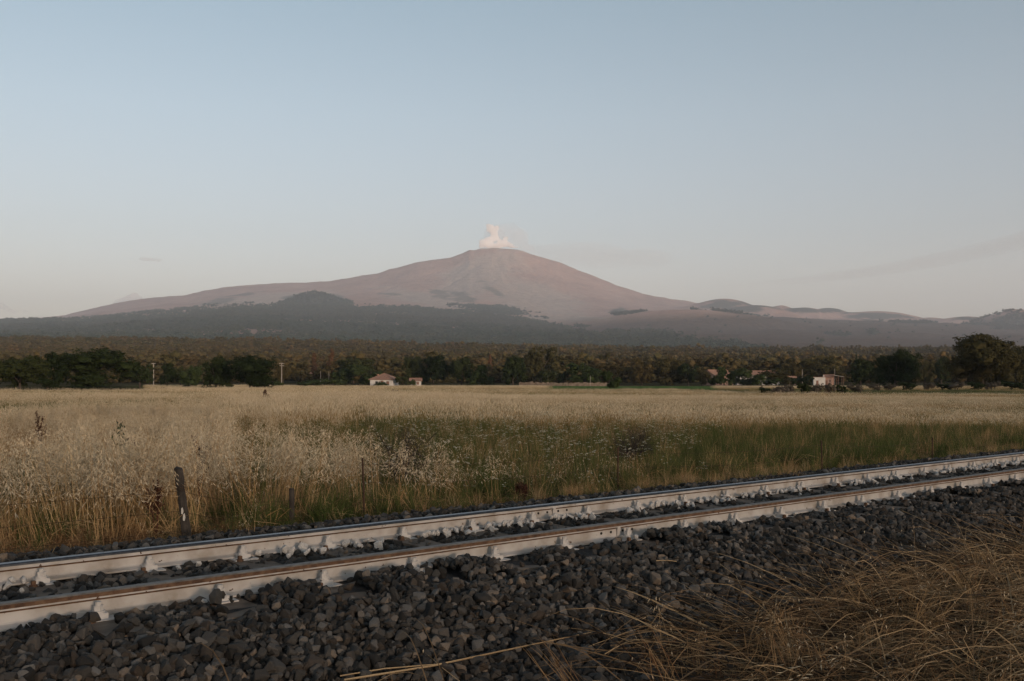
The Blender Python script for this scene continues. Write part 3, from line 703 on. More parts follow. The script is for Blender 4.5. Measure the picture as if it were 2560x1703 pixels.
for Y0, Y1, dens in ((5.2, 13, 62), (13, 26, 30)):
    X, Y, n = sample(Y0, Y1, dens); N = len(X); Z = ground_z(X, Y)
    g = green_mask(X, Y, Z); xd, yd = img(X, Y, Z); u = rng.random(N); clump = fbm(X / 1.1, Y / 1.1, 2, 130)
    left = 1 - sstep(520, 900, xd)
    idx = np.where(u < g * .92, pick(GRN, N), pick(STR, N))
    thin = fbm(X / .8, Y / .8, 2, 133); under = (xd < 850) & (Y < 15) & (fbm(X / 1.7, Y / 1.7, 2, 134) > .46); idx = np.where(under & (rng.random(N) < .75), pick(GRN, N), idx)
    big_ = fbm(X / 2.6, Y / 2.6, 2, 136)
    oatp = np.where(xd < 520, .55 * (1 - .5 * g), .42 * (n < 10.5) * (fbm(X / 1.5, Y / 1.5, 2, 138) > .47)) * sstep(.47, .58, clump * .5 + big_ * .5) * np.where(n < 7.75, .12, 1.0) * (1 - sstep(1050, 1250, xd)) + .04 * left
    u2 = rng.random(N); idx = np.where(u2 < oatp, pick(OATS, N), idx)
    red = (xd < 620) & (n > 7.8) & (n < 13) & (fbm(X / 1.3 + 7, Y / 1.3, 2, 137) > .55); idx = np.where(red & (rng.random(N) < .5), pick(BRN, N), idx)
    fl = (xd > 800) & (xd < 1650) & (g > .3) & (rng.random(N) < .06 + .07 * (clump > .5)); idx = np.where(fl, pick(UMB, N), idx)
    sh = (rng.random(N) < np.where(xd < 900, .12, .05)) & (xd < 1600) & ~fl; idx = np.where(sh & (u2 >= oatp), pick(SHO, N), idx)
    verge = n < 7.9 + (clump - .5) * 1.6 + .7 * (xd < 560)
    bp = np.clip(1 - (n - 6.6) / 1.5, 0, 1)
    idx = np.where(verge & (rng.random(N) < .45 + .5 * bp + .2 * (xd < 560)) & (xd < 1300), pick(BRN, N), idx)
    idx = np.where(verge & (xd >= 1300) & (rng.random(N) < .45), pick(STR, N), idx)
    h = height_map(X, Y, n); h = np.where(verge & ~np.isin(idx, OATS), h * .62, h)
    h = np.where(np.isin(idx, OATS), np.clip(h * 1.0, .7, 1.05) * (.86 + .22 * sstep(.5, .7, big_)), np.where((xd < 900) & (n > 7.9), h * .74, h))
    h = np.where((n < 7.75) & np.isin(idx, OATS), .7, h); h = np.where((n < 7.72) & ~np.isin(idx, OATS), h * .75, h)
    pst = np.zeros(N, bool)
    for xp in (455, 729, 907): pst |= (np.abs(X / Y - px_t(xp)) < .030) & (n < 7.9)
    for xp in (1545, 2055, 2331): pst |= (np.abs(X / Y - px_t(xp)) < .006) & (n < 7.82)
    h = np.where(pst, h * .40, h); pst &= np.isin(idx, OATS + SHO)
    for xs_, ws_, Ys_ in ((1015, .040, 12.8), (1576, .022, 16.2)): nearby = (np.abs(X / Y - px_t(xs_)) < ws_) & (Y > Ys_ - 2.6) & (Y < Ys_ + .4); h = np.where(nearby, h * .62, h); pst |= nearby & np.isin(idx, OATS + SHO)
    kp = rng.random(N) < np.where(n < 12, np.clip((thin - .30) * 5, .12, 1), 1)
    kp &= ~pst
    put(X[kp], Y[kp], idx[kp], np.clip(h, .5, 1.1)[kp], h[kp], .20)
X, Y, n = sample(26, 75, 4.2); N = len(X); Z = ground_z(X, Y); g = green_mask(X, Y, Z); u = rng.random(N)
h = height_map(X, Y, n) * np.interp((X / Y * F + 1280) / DS, [0, 1000, 1700, 2357], [.95, .92, .75, .62]); h = h * np.where((X / Y * F + 1280) / DS < 520, np.interp(Y, [26, 34, 42, 75], [.9, .55, .5, .9]), 1); put(X, Y, np.where(u < g * .95, pick(MGRN, N), pick(MSTR, N)), np.full(N, 1.0), h)
X, Y, n = sample(60, 345, .62); N = len(X); Z = ground_z(X, Y); g = green_mask(X, Y, Z); u = rng.random(N)
xd, yd = img(X, Y, Z)
crop = (np.abs(yd - 893) < 4.5) & (xd > 1265) & (xd < 1640); mown = (xd > 1560) & (Y > 112) & (Y < 205) & (xd > 1760 - (Y - 112) * 2.5)
k = ~crop & ~((xd < 335) & (Y > 158)) & ~(mown & (rng.random(N) < .93)); X, Y, g, u = X[k], Y[k], g[k], u[k]; N = len(X)
put(X, Y, np.where(u < g * .97, pick(FGRN, N), pick(FSTR, N)), np.full(N, 1.0), np.interp((X / Y * F + 1280) / DS, [0, 900, 1500, 2357], [.85, .80, .60, .42]) * (.62 + .75 * fbm(X / 30, Y / 12, 3, 140)))
GP = np.concatenate(GP); GR = np.concatenate(GR); GS = np.concatenate(GS); GI = np.concatenate(GI)
print('grass instances', len(GP))
scatter('field_grass', GP, GR, GS, GI, kinds)
# young green crop in the strip before the stone wall
m_crop = mat_inst('green_crop_leaf', [(.05, .105, .032), (.07, .125, .042)], transl=.25)
g_ = GB(); g_.strip(curve(90, 1.0, .2, .45, .6, 3, .5), [.035, .03, 0], 0); crop_me = g_.mesh('crop_patch', [m_crop])
Nn = 9000; Y = np.sqrt(rng.uniform(170**2, 330**2, Nn)); X = rng.uniform(-.02, .22, Nn) * Y; Z = ground_z(X, Y); xd, yd = img(X, Y, Z)
k = (np.abs(yd - 893) < 5) & (xd > 1265) & (xd < 1645); Nn = int(k.sum())
scatter('green_crop', np.stack([X, Y, Z], -1)[k], np.stack([np.zeros(Nn), np.zeros(Nn), rng.uniform(0, 6.28, Nn)], -1), rng.uniform(.8, 1.2, Nn), np.zeros(Nn), [crop_me])

# ------------------------------------------------------------------ dry grass lying over the near edge of the ballast
m_lie = mat_noise('lying_straw', [(.07, .043, .021), (.13, .083, .042), (.20, .133, .07)], 2.2, .8, 0)
m_lieb = mat_noise('bright_lying_straw', [(.24, .165, .088), (.40, .29, .165)], 2.2, .8, 0)
m_lied = mat_noise('dark_lying_straw', [(.016, .010, .0055), (.038, .024, .013)], 2.0, .9, 0)
g_ = GB()
def lying(N, s0, s1, n0, n1, l0, l1, w, dirm, dirs, lift, mat, seeds=0, edgew=True):
    s = rng.uniform(s0, s1, N); n = rng.uniform(n0, n1, N)
    if edgew:
        lim = 3.42 + (fbm(s * 1.1, s * 0 + 3, 3, 95) - .5) * .5 + .10; k = (n < lim) & (rng.random(N) < .03 + .97 * sstep(3.0, 4.5, s)); s, n = s[k], n[k]; N = len(s)
    X, Y = tw(s, n); L_ = rng.uniform(l0, l1, N); d = rng.normal(dirm, dirs, N); K = 6; u = np.linspace(0, 1, K)
    bend = rng.normal(0, .28, N)
    dd = d[:, None] + bend[:, None] * u[None] + np.where(rng.random(N) < .35, rng.normal(0, .9, N), 0)[:, None] * (u[None] > rng.uniform(.3, .8, N)[:, None])
    st = L_[:, None] / (K - 1)
    PX = X[:, None] + np.concatenate([np.zeros((N, 1)), np.cumsum(np.cos(dd[:, :-1]) * st, 1)], 1)
    PY = Y[:, None] + np.concatenate([np.zeros((N, 1)), np.cumsum(np.sin(dd[:, :-1]) * st, 1)], 1)
    lf = np.abs(rng.normal(0, lift, N))
    PZ = near_z(PX, PY) + .015 + lf[:, None] * np.sin(u * 2.4)[None] + rng.uniform(0, .10, N)[:, None] * (near_z(PX, PY) < .32)
    P = np.stack([PX, PY, PZ], -1)
    mt_ = np.where(rng.random(N) < .28, 3, mat) if mat == 0 else np.full(N, mat)
    wv_ = (w * rng.lognormal(0, .4, N))[:, None] * np.array([1, 1, 1, .8, .6, 0])[None]
    for v_ in np.unique(mt_): g_.strip(P[mt_ == v_], wv_[mt_ == v_], int(v_))
    if seeds:
        kk = rng.integers(0, N, seeds); uu = rng.uniform(.6, 1, seeds); i0 = np.minimum((uu * 5).astype(int), 4); f = uu * 5 - i0
        c = P[kk, i0] * (1 - f)[:, None] + P[kk, i0 + 1] * f[:, None] + rng.normal(0, .018, (seeds, 3)); c[:, 2] = np.maximum(c[:, 2], near_z(c[:, 0], c[:, 1]) + .01)
        an = rng.uniform(0, 6.28, seeds)
        g_.diamond(c, np.stack([np.cos(an) * .006, np.sin(an) * .006, -np.full(seeds, .009)], -1), np.stack([-np.sin(an), np.cos(an), np.zeros(seeds)], -1) * .003, 2)
lying(15000, .6, 16, .9, 3.65, .25, .7, .0038, .4, 1.6, .05, 1)
lying(13000, 1.4, 16, 1.0, 3.6, .25, .75, .0031, .25, .55, .09, 0, 1600)
lying(5000, 1.2, 14, 1.2, 3.6, .25, .8, .0031, 2.9, .6, .10, 0, 800)
lying(1500, 1.0, 12, 1.6, 3.5, .3, .6, .003, 1.6, .7, .16, 0, 500)
tag(obj('lying_dry_grass', g_.mesh('lying_dry_grass', [m_lie, m_lied, m_seed, m_lieb])), kind='stuff')
# low tufts standing in it
N = 2600; s = rng.uniform(.6, 15, N); n = rng.uniform(.9, 3.5, N); X, Y = tw(s, n); lim = 3.30 + (fbm(s * 1.1, s * 0 + 3, 3, 95) - .5) * .5
k = (n < lim) & (rng.random(N) < .15 + .85 * sstep(3.0, 4.5, s)); X, Y = X[k], Y[k]; N = len(X)
scatter('verge_tufts', np.stack([X, Y, near_z(X, Y)], -1), np.stack([rng.normal(0, .75, N), rng.normal(0, .75, N), rng.uniform(0, 6.28, N)], -1), rng.uniform(.35, .70, N), pick([0, 1, 2, 3, 4, 5, 6], N), [kinds[i] for i in BRN] + [kinds[i] for i in STR[:3]] + [kinds[SHO[0]]])

# ------------------------------------------------------------------ trees
def leaf_mat(name, cols, patch=None, ps=.02):
    return mat_inst(name, cols, patch=patch, patch_scale=ps, transl=.18, spec=.1, rough=.75)
m_oak = leaf_mat('dark_oak_leaf', [(.013, .021, .006), (.024, .034, .010), (.040, .045, .015)])
m_green = leaf_mat('mid_green_leaf', [(.034, .050, .014), (.046, .062, .019)])
m_tan = leaf_mat('brown_green_leaf', [(.062, .048, .018), (.050, .046, .016), (.076, .055, .022)])
m_dead = leaf_mat('dead_conifer_needle', [(.16, .085, .045), (.12, .065, .035)])
m_grey = leaf_mat('grey_scrub_leaf', [(.09, .075, .055), (.12, .095, .07)])
m_bark = mat_noise('tree_bark', [(.035, .026, .019), (.08, .06, .045)], 6, .95, .6, .02)
def crown_mesh(seed, lobes, leaves, lsize, mat, shape='round', core=True):
    """crown of unit height 1 and half width ~.5, standing on z=0.08"""
    g = np.random.default_rng(seed); C = []
    for i in range(lobes):
        a = g.uniform(0, 6.28); u = g.random()
        if shape == 'round':
            z = g.uniform(.14, .80); w = .40 * math.sqrt(max(.05, 1 - ((z - .42) / .55) ** 2)); r = g.uniform(.14, .25)
            C.append((w * u ** .5 * math.cos(a), w * u ** .5 * math.sin(a), z, r))
        elif shape == 'cone':
            z = .1 + .85 * i / lobes; w = .26 * (1 - z) + .02; C.append((w * .4 * math.cos(a), w * .4 * math.sin(a), z, w + .03))
        else:
            C.append((.36 * u ** .5 * math.cos(a), .36 * u ** .5 * math.sin(a), g.uniform(.2, .62), g.uniform(.16, .3)))
    C = np.array(C)
    # sub clumps on the lobes
    k = g.integers(0, lobes, leaves); kc = leaves // 28
    ck = g.integers(0, lobes, kc); d = g.normal(size=(kc, 3)); d[:, 2] += .35; d /= np.linalg.norm(d, axis=1)[:, None]
    cc = C[ck, :3] + d * C[ck, 3:] * g.uniform(.55, 1.08, (kc, 1)); cr_ = g.uniform(.035, .085, kc)
    j = g.integers(0, kc, leaves); e = g.normal(size=(leaves, 3)); e /= np.linalg.norm(e, axis=1)[:, None]
    p = cc[j] + e * cr_[j][:, None] * g.random((leaves, 1)) ** .4
    p[:, 2] = np.maximum(p[:, 2], .035)
    nrm = e * .6 + d[j] * .6 + g.normal(size=(leaves, 3)) * .45; nrm /= np.linalg.norm(nrm, axis=1)[:, None]
    a = np.cross(nrm, g.normal(size=(leaves, 3))); a /= np.linalg.norm(a, axis=1)[:, None]; b_ = np.cross(nrm, a)
    s = lsize * g.uniform(.6, 1.3, (leaves, 1))
    V = np.stack([p - a * s, p + b_ * s * .6, p + a * s, p - b_ * s * .6], 1).reshape(-1, 3)
    q = np.arange(leaves * 4).reshape(-1, 4)
    # fit: half width .5, top at 1
    hx = np.percentile(np.hypot(V[:, 0], V[:, 1]), 99); V[:, :2] *= .5 / hx; zt_ = np.percentile(V[:, 2], 99.8); V[:, 2] /= zt_
    if not core: return mesh_np('crown', V, [q], [mat])
    # inner foliage: lumpy bodies deep in the lobes so the crown is not see-through everywhere
    fs = [q]; Vs = [V]; off = len(V); bm = bmesh.new(); bmesh.ops.create_icosphere(bm, subdivisions=1, radius=1); bm.verts.ensure_lookup_table()
    sv = np.array([v_.co[:] for v_ in bm.verts]); sf = np.array([[w_.index for w_ in f_.verts] for f_ in bm.faces]); bm.free(); tri = []
    for x_, y_, z_, r_ in C:
        W = sv * r_ * .52 * g.uniform(.8, 1.15, (len(sv), 1)) + np.array([x_, y_, z_]); W[:, :2] *= .5 / hx; W[:, 2] = np.maximum(W[:, 2], .05) / zt_
        Vs.append(W); tri.append(sf + off); off += len(sv)
    return mesh_np('crown', np.concatenate(Vs), [q, np.concatenate(tri)], [mat])
def trunk_mesh(seed, th, branches=5):
    g = np.random.default_rng(seed); mb = MB()
    mb.tube([(0, 0, -.03), (.005, .0, th * .5), (.012, .006, th)], [.042, .032, .027], 8)
    for i in range(branches):
        a = 6.28 * i / branches + g.uniform(-.4, .4); r = g.uniform(.14, .30); z1 = g.uniform(.4, .72)
        mb.tube([(.01, .005, th * .8), (r * .45 * math.cos(a), r * .45 * math.sin(a), (th + z1) / 2), (r * math.cos(a), r * math.sin(a), z1)], [.022, .014, .005], 5)
    return mb.mesh('trunk', [m_bark], True)
KIND = {}
def kind(nm, mat, seeds, lobes=13, leaves=8000, ls=.027, shape='round', th=.28):
    KIND[nm] = [(crown_mesh(sd_, lobes, leaves, ls, mat, shape), trunk_mesh(sd_, th)) for sd_ in seeds]
kind('oak', m_oak, (1, 2, 3, 4)); kind('green', m_green, (5, 6)); kind('tan', m_tan, (7, 8, 9))
kind('cone', m_dead, (10, 11), 14, 2600, .022, 'cone', .5); kind('darkcone', m_oak, (12,), 14, 2600, .022, 'cone', .5)
kind('bush', m_oak, (13, 14), 9, 2600, .034, 'low', .12); kind('gbush', m_green, (15, 16), 9, 2600, .034, 'low', .12); kind('scrub', m_grey, (17, 18), 9, 2600, .030, 'low', .12)
kind('big', m_tan, (21,), 30, 26000, .0165, 'round', .24); kind('bigoak', m_oak, (22, 23), 24, 14000, .020, 'round', .2)
kcount = {}
def tree(kd, x0, x1, top, Y, label, cat='tree', off=0, crop=True, group=None, name=None, sink=.0):
    """x0, x1, top: outline read from an enlargement of the photograph (.3649 px per px, rows from 800)"""
    X0, X1, yt = (x0 * .3649 + off, x1 * .3649 + off, top * .3649 + 800) if crop else (x0, x1, top)
    c = at((X0 + X1) / 2, Y); zt = CAM_Z + (HOR - yt) / F * Y; h = max(zt - c.z, .4); w = (X1 - X0) / F * Y
    i = kcount.get(kd, 0); kcount[kd] = i + 1
    cm, tm = KIND[kd][i % len(KIND[kd])]
    nm = name or ('bush' if 'bush' in kd or kd == 'scrub' else 'conifer' if 'cone' in kd else 'tree')
    o = empty(nm, c, rng.uniform(0, 6.28)); tag(o, label, cat, group)
    cw = {'round': .50}.get('round')
    sx = w * (1.0 if 'cone' in kd else 1.10); sz = h
    cr_ = obj('crown', cm, o); cr_.scale = (sx, sx, sz)
    t_ = obj('trunk' if nm != 'bush' else 'stem', tm, o); t_.scale = (min(sx, sz), min(sx, sz), sz)
    return o
C1, C2, C3 = 0, 850, 1700
T = tree
T('oak', -60, 330, 245, 172, 'dark spreading oak at the end of the shaded grove by the grass', off=C1)
T('oak', 300, 490, 222, 190, 'narrow dark oak squeezed between two broader oaks of the shaded grove', off=C1)
T('bigoak', 425, 918, 195, 195, 'broadest dark oak of the shaded grove with low dome crown', off=C1)
T('bush', 235, 405, 390, 150, 'rounded dark bush in front of the broad shaded oak grove', 'bush', off=C1)
T('oak', 870, 1045, 290, 262, 'dim green oak beside the bare utility pole with single cross arm', off=C1)
T('oak', 1085, 1205, 298, 305, 'small round dark oak just beyond the bare utility pole', off=C1)
T('oak', 1185, 1288, 318, 312, 'low dark oak between two round dark oaks past the utility pole', off=C1)
T('green', 1235, 1405, 316, 295, 'greener low tree leaning against a pair of dark oaks', off=C1)
T('bigoak', 1375, 1585, 250, 232, 'tall dark oak on the left of a touching pair with lifted skirts', off=C1)
T('bigoak', 1550, 1878, 243, 226, 'wide dark oak on the right of a touching pair with lifted skirts', off=C1)
T('tan', 1880, 2000, 300, 420, 'brown leaved tree behind the pole with two cross arms', off=C1)
T('tan', 2020, 2120, 290, 520, 'sunlit brown tree above the little pink houses', off=C1)
T('cone', 2120, 2190, 222, 500, 'thin reddish conifer rising over the little pink houses', 'conifer', off=C1)
T('cone', 2225, 2320, 192, 480, 'stout reddish brown conifer, taller one beside the little pink houses', 'conifer', off=C1)
T('gbush', 1990, 2210, 408, 330, 'long low green hedge bush between pole and white house', 'bush', off=C1)
T('gbush', 2200, 2360, 400, 345, 'bright green bush near two thin posts by the white house', 'bush', off=C1)
T('gbush', 1870, 1960, 415, 318, 'small green bush at the foot of the pole with two cross arms', 'bush', off=C1)
for a, b_, tp, Y, lb in ((1250, 1312, 446, 252, 'small dark bush in pale grass before the greener low tree'), (1098, 1168, 460, 205, 'small dark bush alone in pale grass by the bare utility pole'),
                     (905, 995, 462, 186, 'flat dark bush at the foot of the shaded oak grove'), (1365, 1480, 450, 222, 'dark bush under the tall oak of the touching pair'),
                     (1520, 1600, 432, 226, 'leafy bush between the trunks of the touching oak pair'), (955, 1050, 478, 178, 'brownish low bush in the grass before the shaded oak grove'),
                     (420, 640, 452, 172, 'long dark undergrowth bush below the broadest shaded oak'), (20, 200, 470, 165, 'dark low undergrowth bush below the spreading end oak'), (640, 860, 455, 180, 'dark hedge bush under the skirts of the broadest oak')):
    T('bush', a, b_, tp, Y, lb, 'bush', off=C1)
T('oak', -70, 255, 263, 430, 'dark tree mass directly behind the white house', off=C2)
T('green', 60, 335, 306, 398, 'mid green tree hugging the left wall of the white house', off=C2)
T('green', -60, 110, 330, 405, 'mid green tree farther along behind the hedge by the white house', off=C2)
T('gbush', 222, 335, 422, 338, 'green bush covering the front wall of the white house', 'bush', off=C2)
T('bush', 368, 487, 372, 343, 'tall dark bush between the white house and its small outbuilding', 'bush', off=C2)
T('oak', 425, 595, 249, 402, 'dark round tree above the small outbuilding', off=C2)
T('oak', 532, 748, 246, 392, 'broad dark round tree right of the small outbuilding', off=C2)
T('oak', 735, 932, 257, 387, 'dark tree in the middle of the row past the outbuilding', off=C2)
T('green', 885, 1058, 308, 376, 'lower green tree in front of the row past the outbuilding', off=C2)
T('oak', 1092, 1278, 249, 362, 'dark upright tree at the start of the dry stone wall', off=C2)
T('tan', 1252, 1498, 187, 452, 'tallest warm brown tree standing behind the dry stone wall', off=C2)
T('bush', 1352, 1508, 344, 382, 'round dark bush behind the dry stone wall', 'bush', off=C2)
T('bush', 1488, 1572, 338, 396, 'narrow dark bush behind the dry stone wall next to a round one', 'bush', off=C2)
T('green', 1555, 1798, 298, 392, 'wide olive green tree over the end of the dry stone wall', off=C2)
T('tan', 1690, 1990, 296, 436, 'brown tree behind the lone small field tree', off=C2)
T('green', 1800, 1938, 350, 212, 'lone small bushy tree standing by itself in the field', off=C2)
T('cone', 1000, 1058, 236, 525, 'faded orange conifer among the dark trees past the outbuilding', 'conifer', off=C2)
T('tan', 1770, 1860, 222, 610, 'small brown tree high behind the lone field tree', off=C2)
T('tan', 1985, 2148, 262, 402, 'round brown tree beside the pale grass strip', off=C2)
T('tan', 2125, 2362, 268, 412, 'broad brown tree before the gabled farmhouse', off=C2)
T('scrub', 350, 412, 476, 140, 'small purple brown dry bush alone in the field', 'bush', off=C2)
T('oak', -20, 132, 298, 402, 'dark tree touching the left of the gabled farmhouse', off=C3)
T('tan', 92, 207, 338, 382, 'small brown tree before the shaded wall of the gabled farmhouse', off=C3)
T('green', 230, 374, 322, 366, 'round green tree hiding the front of the gabled farmhouse', off=C3)
T('green', 385, 588, 332, 360, 'light green tree hiding the long tiled barn', off=C3)
T('tan', 552, 765, 328, 372, 'brown tree hiding the far end of the long tiled barn', off=C3)
T('tan', 690, 840, 296, 436, 'brown tree behind the thin pole by the flat white shed', off=C3)
T('tan', 800, 1118, 256, 452, 'large brown tree rising behind the flat white shed', off=C3)
T('bush', 830, 928, 376, 382, 'dark bush leaning on the flat white shed', 'bush', off=C3)
T('darkcone', 1188, 1226, 226, 500, 'single dark pointed conifer above the round dark trees', 'conifer', off=C3)
T('oak', 1122, 1352, 270, 302, 'dark rounded tree beside the open lean to roof', off=C3)
T('bigoak', 1328, 1628, 202, 262, 'large dark dome shaped tree between lean to and tall open tree', off=C3)
T('tan', 1608, 1745, 284, 382, 'small brown tree in the gap behind the large dome tree', off=C3)
T('oak', 1725, 1855, 254, 392, 'dark tree in the gap next to the tallest spreading tree', off=C3)
T('big', 1822, 2322, 102, 236, 'tallest spreading tree with open crown and visible limbs', off=C3)
T('big', 2285, 2560, 176, 262, 'spreading tree partly behind the tallest open crowned tree', off=C3)
# scrub along the near edge of the mown strip, and the hedge under the tall trees
for kd, a, b_, tp, Y, lb in [('bush', 540, 640, 455, 108, 'dark low bush at the open end of the thicket jutting into the mown strip'), ('scrub', 620, 740, 445, 112, 'grey brown scrub bush, second from the open end of the thicket'),
        ('scrub', 700, 800, 440, 115, 'grey brown scrub bush in the thicket below the tiny low shed'), ('bush', 790, 900, 430, 120, 'dark bush in the thicket below the thin grey pole by the white shed'),
        ('scrub', 880, 990, 434, 124, 'grey brown scrub bush in the thicket below the flat white shed'), ('scrub', 960, 1080, 430, 128, 'grey brown scrub bush in the thicket below the pink hut'),
        ('bush', 1060, 1160, 438, 130, 'dark bush in the thicket below the open lean to'), ('scrub', 1140, 1260, 432, 134, 'grey brown scrub bush closing the thicket toward the dark rounded tree'),
        ('scrub', 1270, 1390, 430, 178, 'grey scrub bush at the foot of the large dome tree, nearer the lean to'), ('scrub', 1390, 1490, 434, 180, 'grey scrub bush under the middle of the large dome tree'),
        ('bush', 1480, 1620, 424, 184, 'dark bush under the outer edge of the large dome tree'), ('scrub', 1640, 1760, 426, 186, 'grey scrub bush in the gap between the dome tree and the tallest tree'),
        ('bush', 1740, 1860, 430, 188, 'dark bush at the end of the hedge below the tallest tree'), ('scrub', 1840, 1960, 422, 186, 'grey scrub bush below the outermost limb of the tallest tree'),
        ('bush', 1950, 2090, 424, 188, 'dark bush in front of the trunk of the tallest tree'), ('scrub', 2070, 2200, 418, 190, 'grey scrub bush just past the trunk of the tallest tree'), ('bush', 2180, 2360, 412, 190, 'broad dark bush between the tallest tree and its half hidden neighbour')]:
    T(kd, a, b_, tp, Y, lb, 'bush', off=C3)

# ------------------------------------------------------------------ woods beyond: too many to count
m_wood1 = mat_inst('sunny_wood_leaf', [(.090, .066, .027), (.068, .056, .022), (.110, .074, .033), (.078, .056, .024), (.050, .047, .019)], patch=[(.055, .054, .022), (.09, .068, .029)], patch_scale=.004, transl=.15, spec=.05)
m_wood2 = mat_inst('far_wood_leaf', [(.022, .044, .034), (.036, .060, .046), (.056, .076, .054)], patch=[(.030, .050, .040), (.060, .072, .050)], patch_scale=.0015, transl=.1, spec=.0)
def blob(seed, mat, leaves=330, ls=.10):
    me = crown_mesh(seed, 9, leaves, ls, mat, 'round'); return me
CLEAR = []
def settle(x, y, off):
    """distance at which a 5 m house on the slope shows at that row of the photograph"""
    X = px_t(x * .3649 + off); Yq = np.arange(480, 2600, 10.0); want = CAM_Z + (HOR - (y * .3649 + 800)) / F * Yq
    d = ground_z(X * Yq, Yq) + 5.0 - want; i = int(np.argmax(d > 0)) if (d > 0).any() else int(np.argmax(d)); return float(Yq[i])
FARH = [(2120, 364, 34, C1, 'tiny sunlit pink house in brown woods by two thin posts', 1), (2178, 368, 26, C1, 'tiny pink house close to the post tops below the stout conifer', 1),
        (1003, 222, 40, C3, 'far white house high in the woods above the dark conifer', 0), (437, 252, 46, C3, 'far pale house low in the woods above the gabled farmhouse', 2)]
FARH = [(*f_, 640. if f_[5] == 1 else settle(f_[0], f_[1], f_[3])) for f_ in FARH]
for f_ in FARH: CLEAR.append((px_t(f_[0] * .3649 + f_[3]) * f_[6], f_[6], max(4., f_[2] * .3649 / F * f_[6] * .6)))
print('far houses', [f_[6] for f_ in FARH])
wk = [blob(50 + i, m_wood1, 420, .085) for i in range(6)]
def wood(Y0, Y1, dens, tmax, size, mats, name, mask=None):
    area = tmax * (Y1**2 - Y0**2); N = int(area * dens)
    Y = np.sqrt(rng.uniform(Y0**2, Y1**2, N)); t = rng.uniform(-tmax, tmax, N); X = t * Y; Z = ground_z(X, Y)
    k = np.ones(N, bool)
    if mask is not None: k = mask(X, Y, Z)
    for hx_, hy_, hw_ in CLEAR: k &= ~((np.abs(X / Y - hx_ / hy_) < hw_ / hy_) & (Y < hy_ + 6) & (Y > hy_ - 160))
    X, Y, Z = X[k], Y[k], Z[k]; N = len(X); s = np.clip(rng.lognormal(0, .3, N), .45, 1.9) * size
    print(name, N)
    return scatter(name, np.stack([X, Y, Z - .4], -1), np.stack([np.zeros(N), np.zeros(N), rng.uniform(0, 6.28, N)], -1), np.stack([s * 1.25, s * 1.25, s * rng.uniform(.55, .85, N)], -1), rng.integers(0, len(mats), N), mats)
def mask1(X, Y, Z):
    c = fbm(X / 130, Y / 130, 3, 150); return (rng.random(len(X)) < np.clip((c - .30) * 5, .12, 1)) & (Y > 455 + 60 * fbm(X / 60, X * 0, 2, 151))
wood(440, 1500, 1 / 40., .62, 10.0, wk, 'oak_wood', mask1)
wood(1500, 2800, 1 / 85., .60, 12.5, wk, 'hillside_wood', lambda X, Y, Z: rng.random(len(X)) < np.clip((fbm(X / 210, Y / 150, 3, 155) - .30) * 5, .25, 1))
wk2 = [blob(70 + i, m_wood2, 150, .16) for i in range(5)]
def mask2(X, Y, Z):
    fo, pa, la = zones(X, Y, Z); return (rng.random(len(X)) < fo * .95 + .002 * la) & (Z < 900)
wood(2800, 10500, 1 / 430., .58, 22.0, wk2, 'mountain_wood', mask2)

# ------------------------------------------------------------------ buildings
m_white = mat_noise('white_plaster', [(.42, .395, .36), (.54, .515, .48)], 1.2, .9, .2, .01)
m_pink = mat_noise('pink_plaster', [(.34, .205, .155), (.43, .27, .205)], 1.2, .9, .2, .01)
m_greyw = mat_noise('grey_plaster', [(.30, .28, .27), (.42, .40, .38)], 1.0, .9, .2, .01)
m_shut = mat_noise('brown_shutter', [(.16, .085, .06), (.22, .12, .085)], 5, .7, .2, .004)
m_glass = mat_noise('dark_glass', [(.02, .022, .025), (.04, .042, .046)], 2, .2, 0, spec=.5)
m_tile, n, l, b = new_mat('clay_roof_tile')
t = noise(n, l, 1.6, 6, rough=.7); r = ramp(n, [(.17, .085, .055), (.27, .145, .095), (.33, .20, .14)], [.3, .5, .7]); l.new(t.outputs[0], r.inputs[0]); l.new(r.outputs[0], b.inputs['Base Color']); b.inputs['Roughness'].default_value = .9
wv = n.new('ShaderNodeTexWave'); wv.inputs['Scale'].default_value = 3.2; tcx = n.new('ShaderNodeTexCoord'); l.new(tcx.outputs['Object'], wv.inputs['Vector']); bump(n, l, b, wv.outputs[0], .5, .04)
m_conc = mat_noise('pale_concrete', [(.34, .32, .29), (.46, .43, .39)], 2, .9, .3, .01)
def walls(w, d, h, gable=0.0, th=.3):
    """walls of a house standing on z=0, ridge along x when there is a gable"""
    mb = MB(); x, y = w / 2, d / 2
    V = [(-x, -y, -.6), (x, -y, -.6), (x, y, -.6), (-x, y, -.6), (-x, -y, h), (x, -y, h), (x, y, h), (-x, y, h)]
    Fc = [(0, 1, 5, 4), (1, 2, 6, 5), (2, 3, 7, 6), (3, 0, 4, 7), (4, 5, 6, 7)]
    if gable:
        V += [(-x, 0, h + gable), (x, 0, h + gable)]; Fc = Fc[:4] + [(5, 6, 9), (7, 4, 8), (4, 5, 9, 8), (6, 7, 8, 9)]
    mb.add(V, Fc); return mb
def slab(mb, pts, th):
    """a roof plane with thickness"""
    p = [Vector(q_) for q_ in pts]; nn = (p[1] - p[0]).cross(p[2] - p[0]).normalized()
    if nn.z < 0: nn = -nn; p = p[::-1]
    k = len(p); mb.add(p + [q_ + nn * th for q_ in p], [tuple(range(k - 1, -1, -1)), tuple(range(k, 2 * k))] + [(i, (i + 1) % k, k + (i + 1) % k, k + i) for i in range(k)])
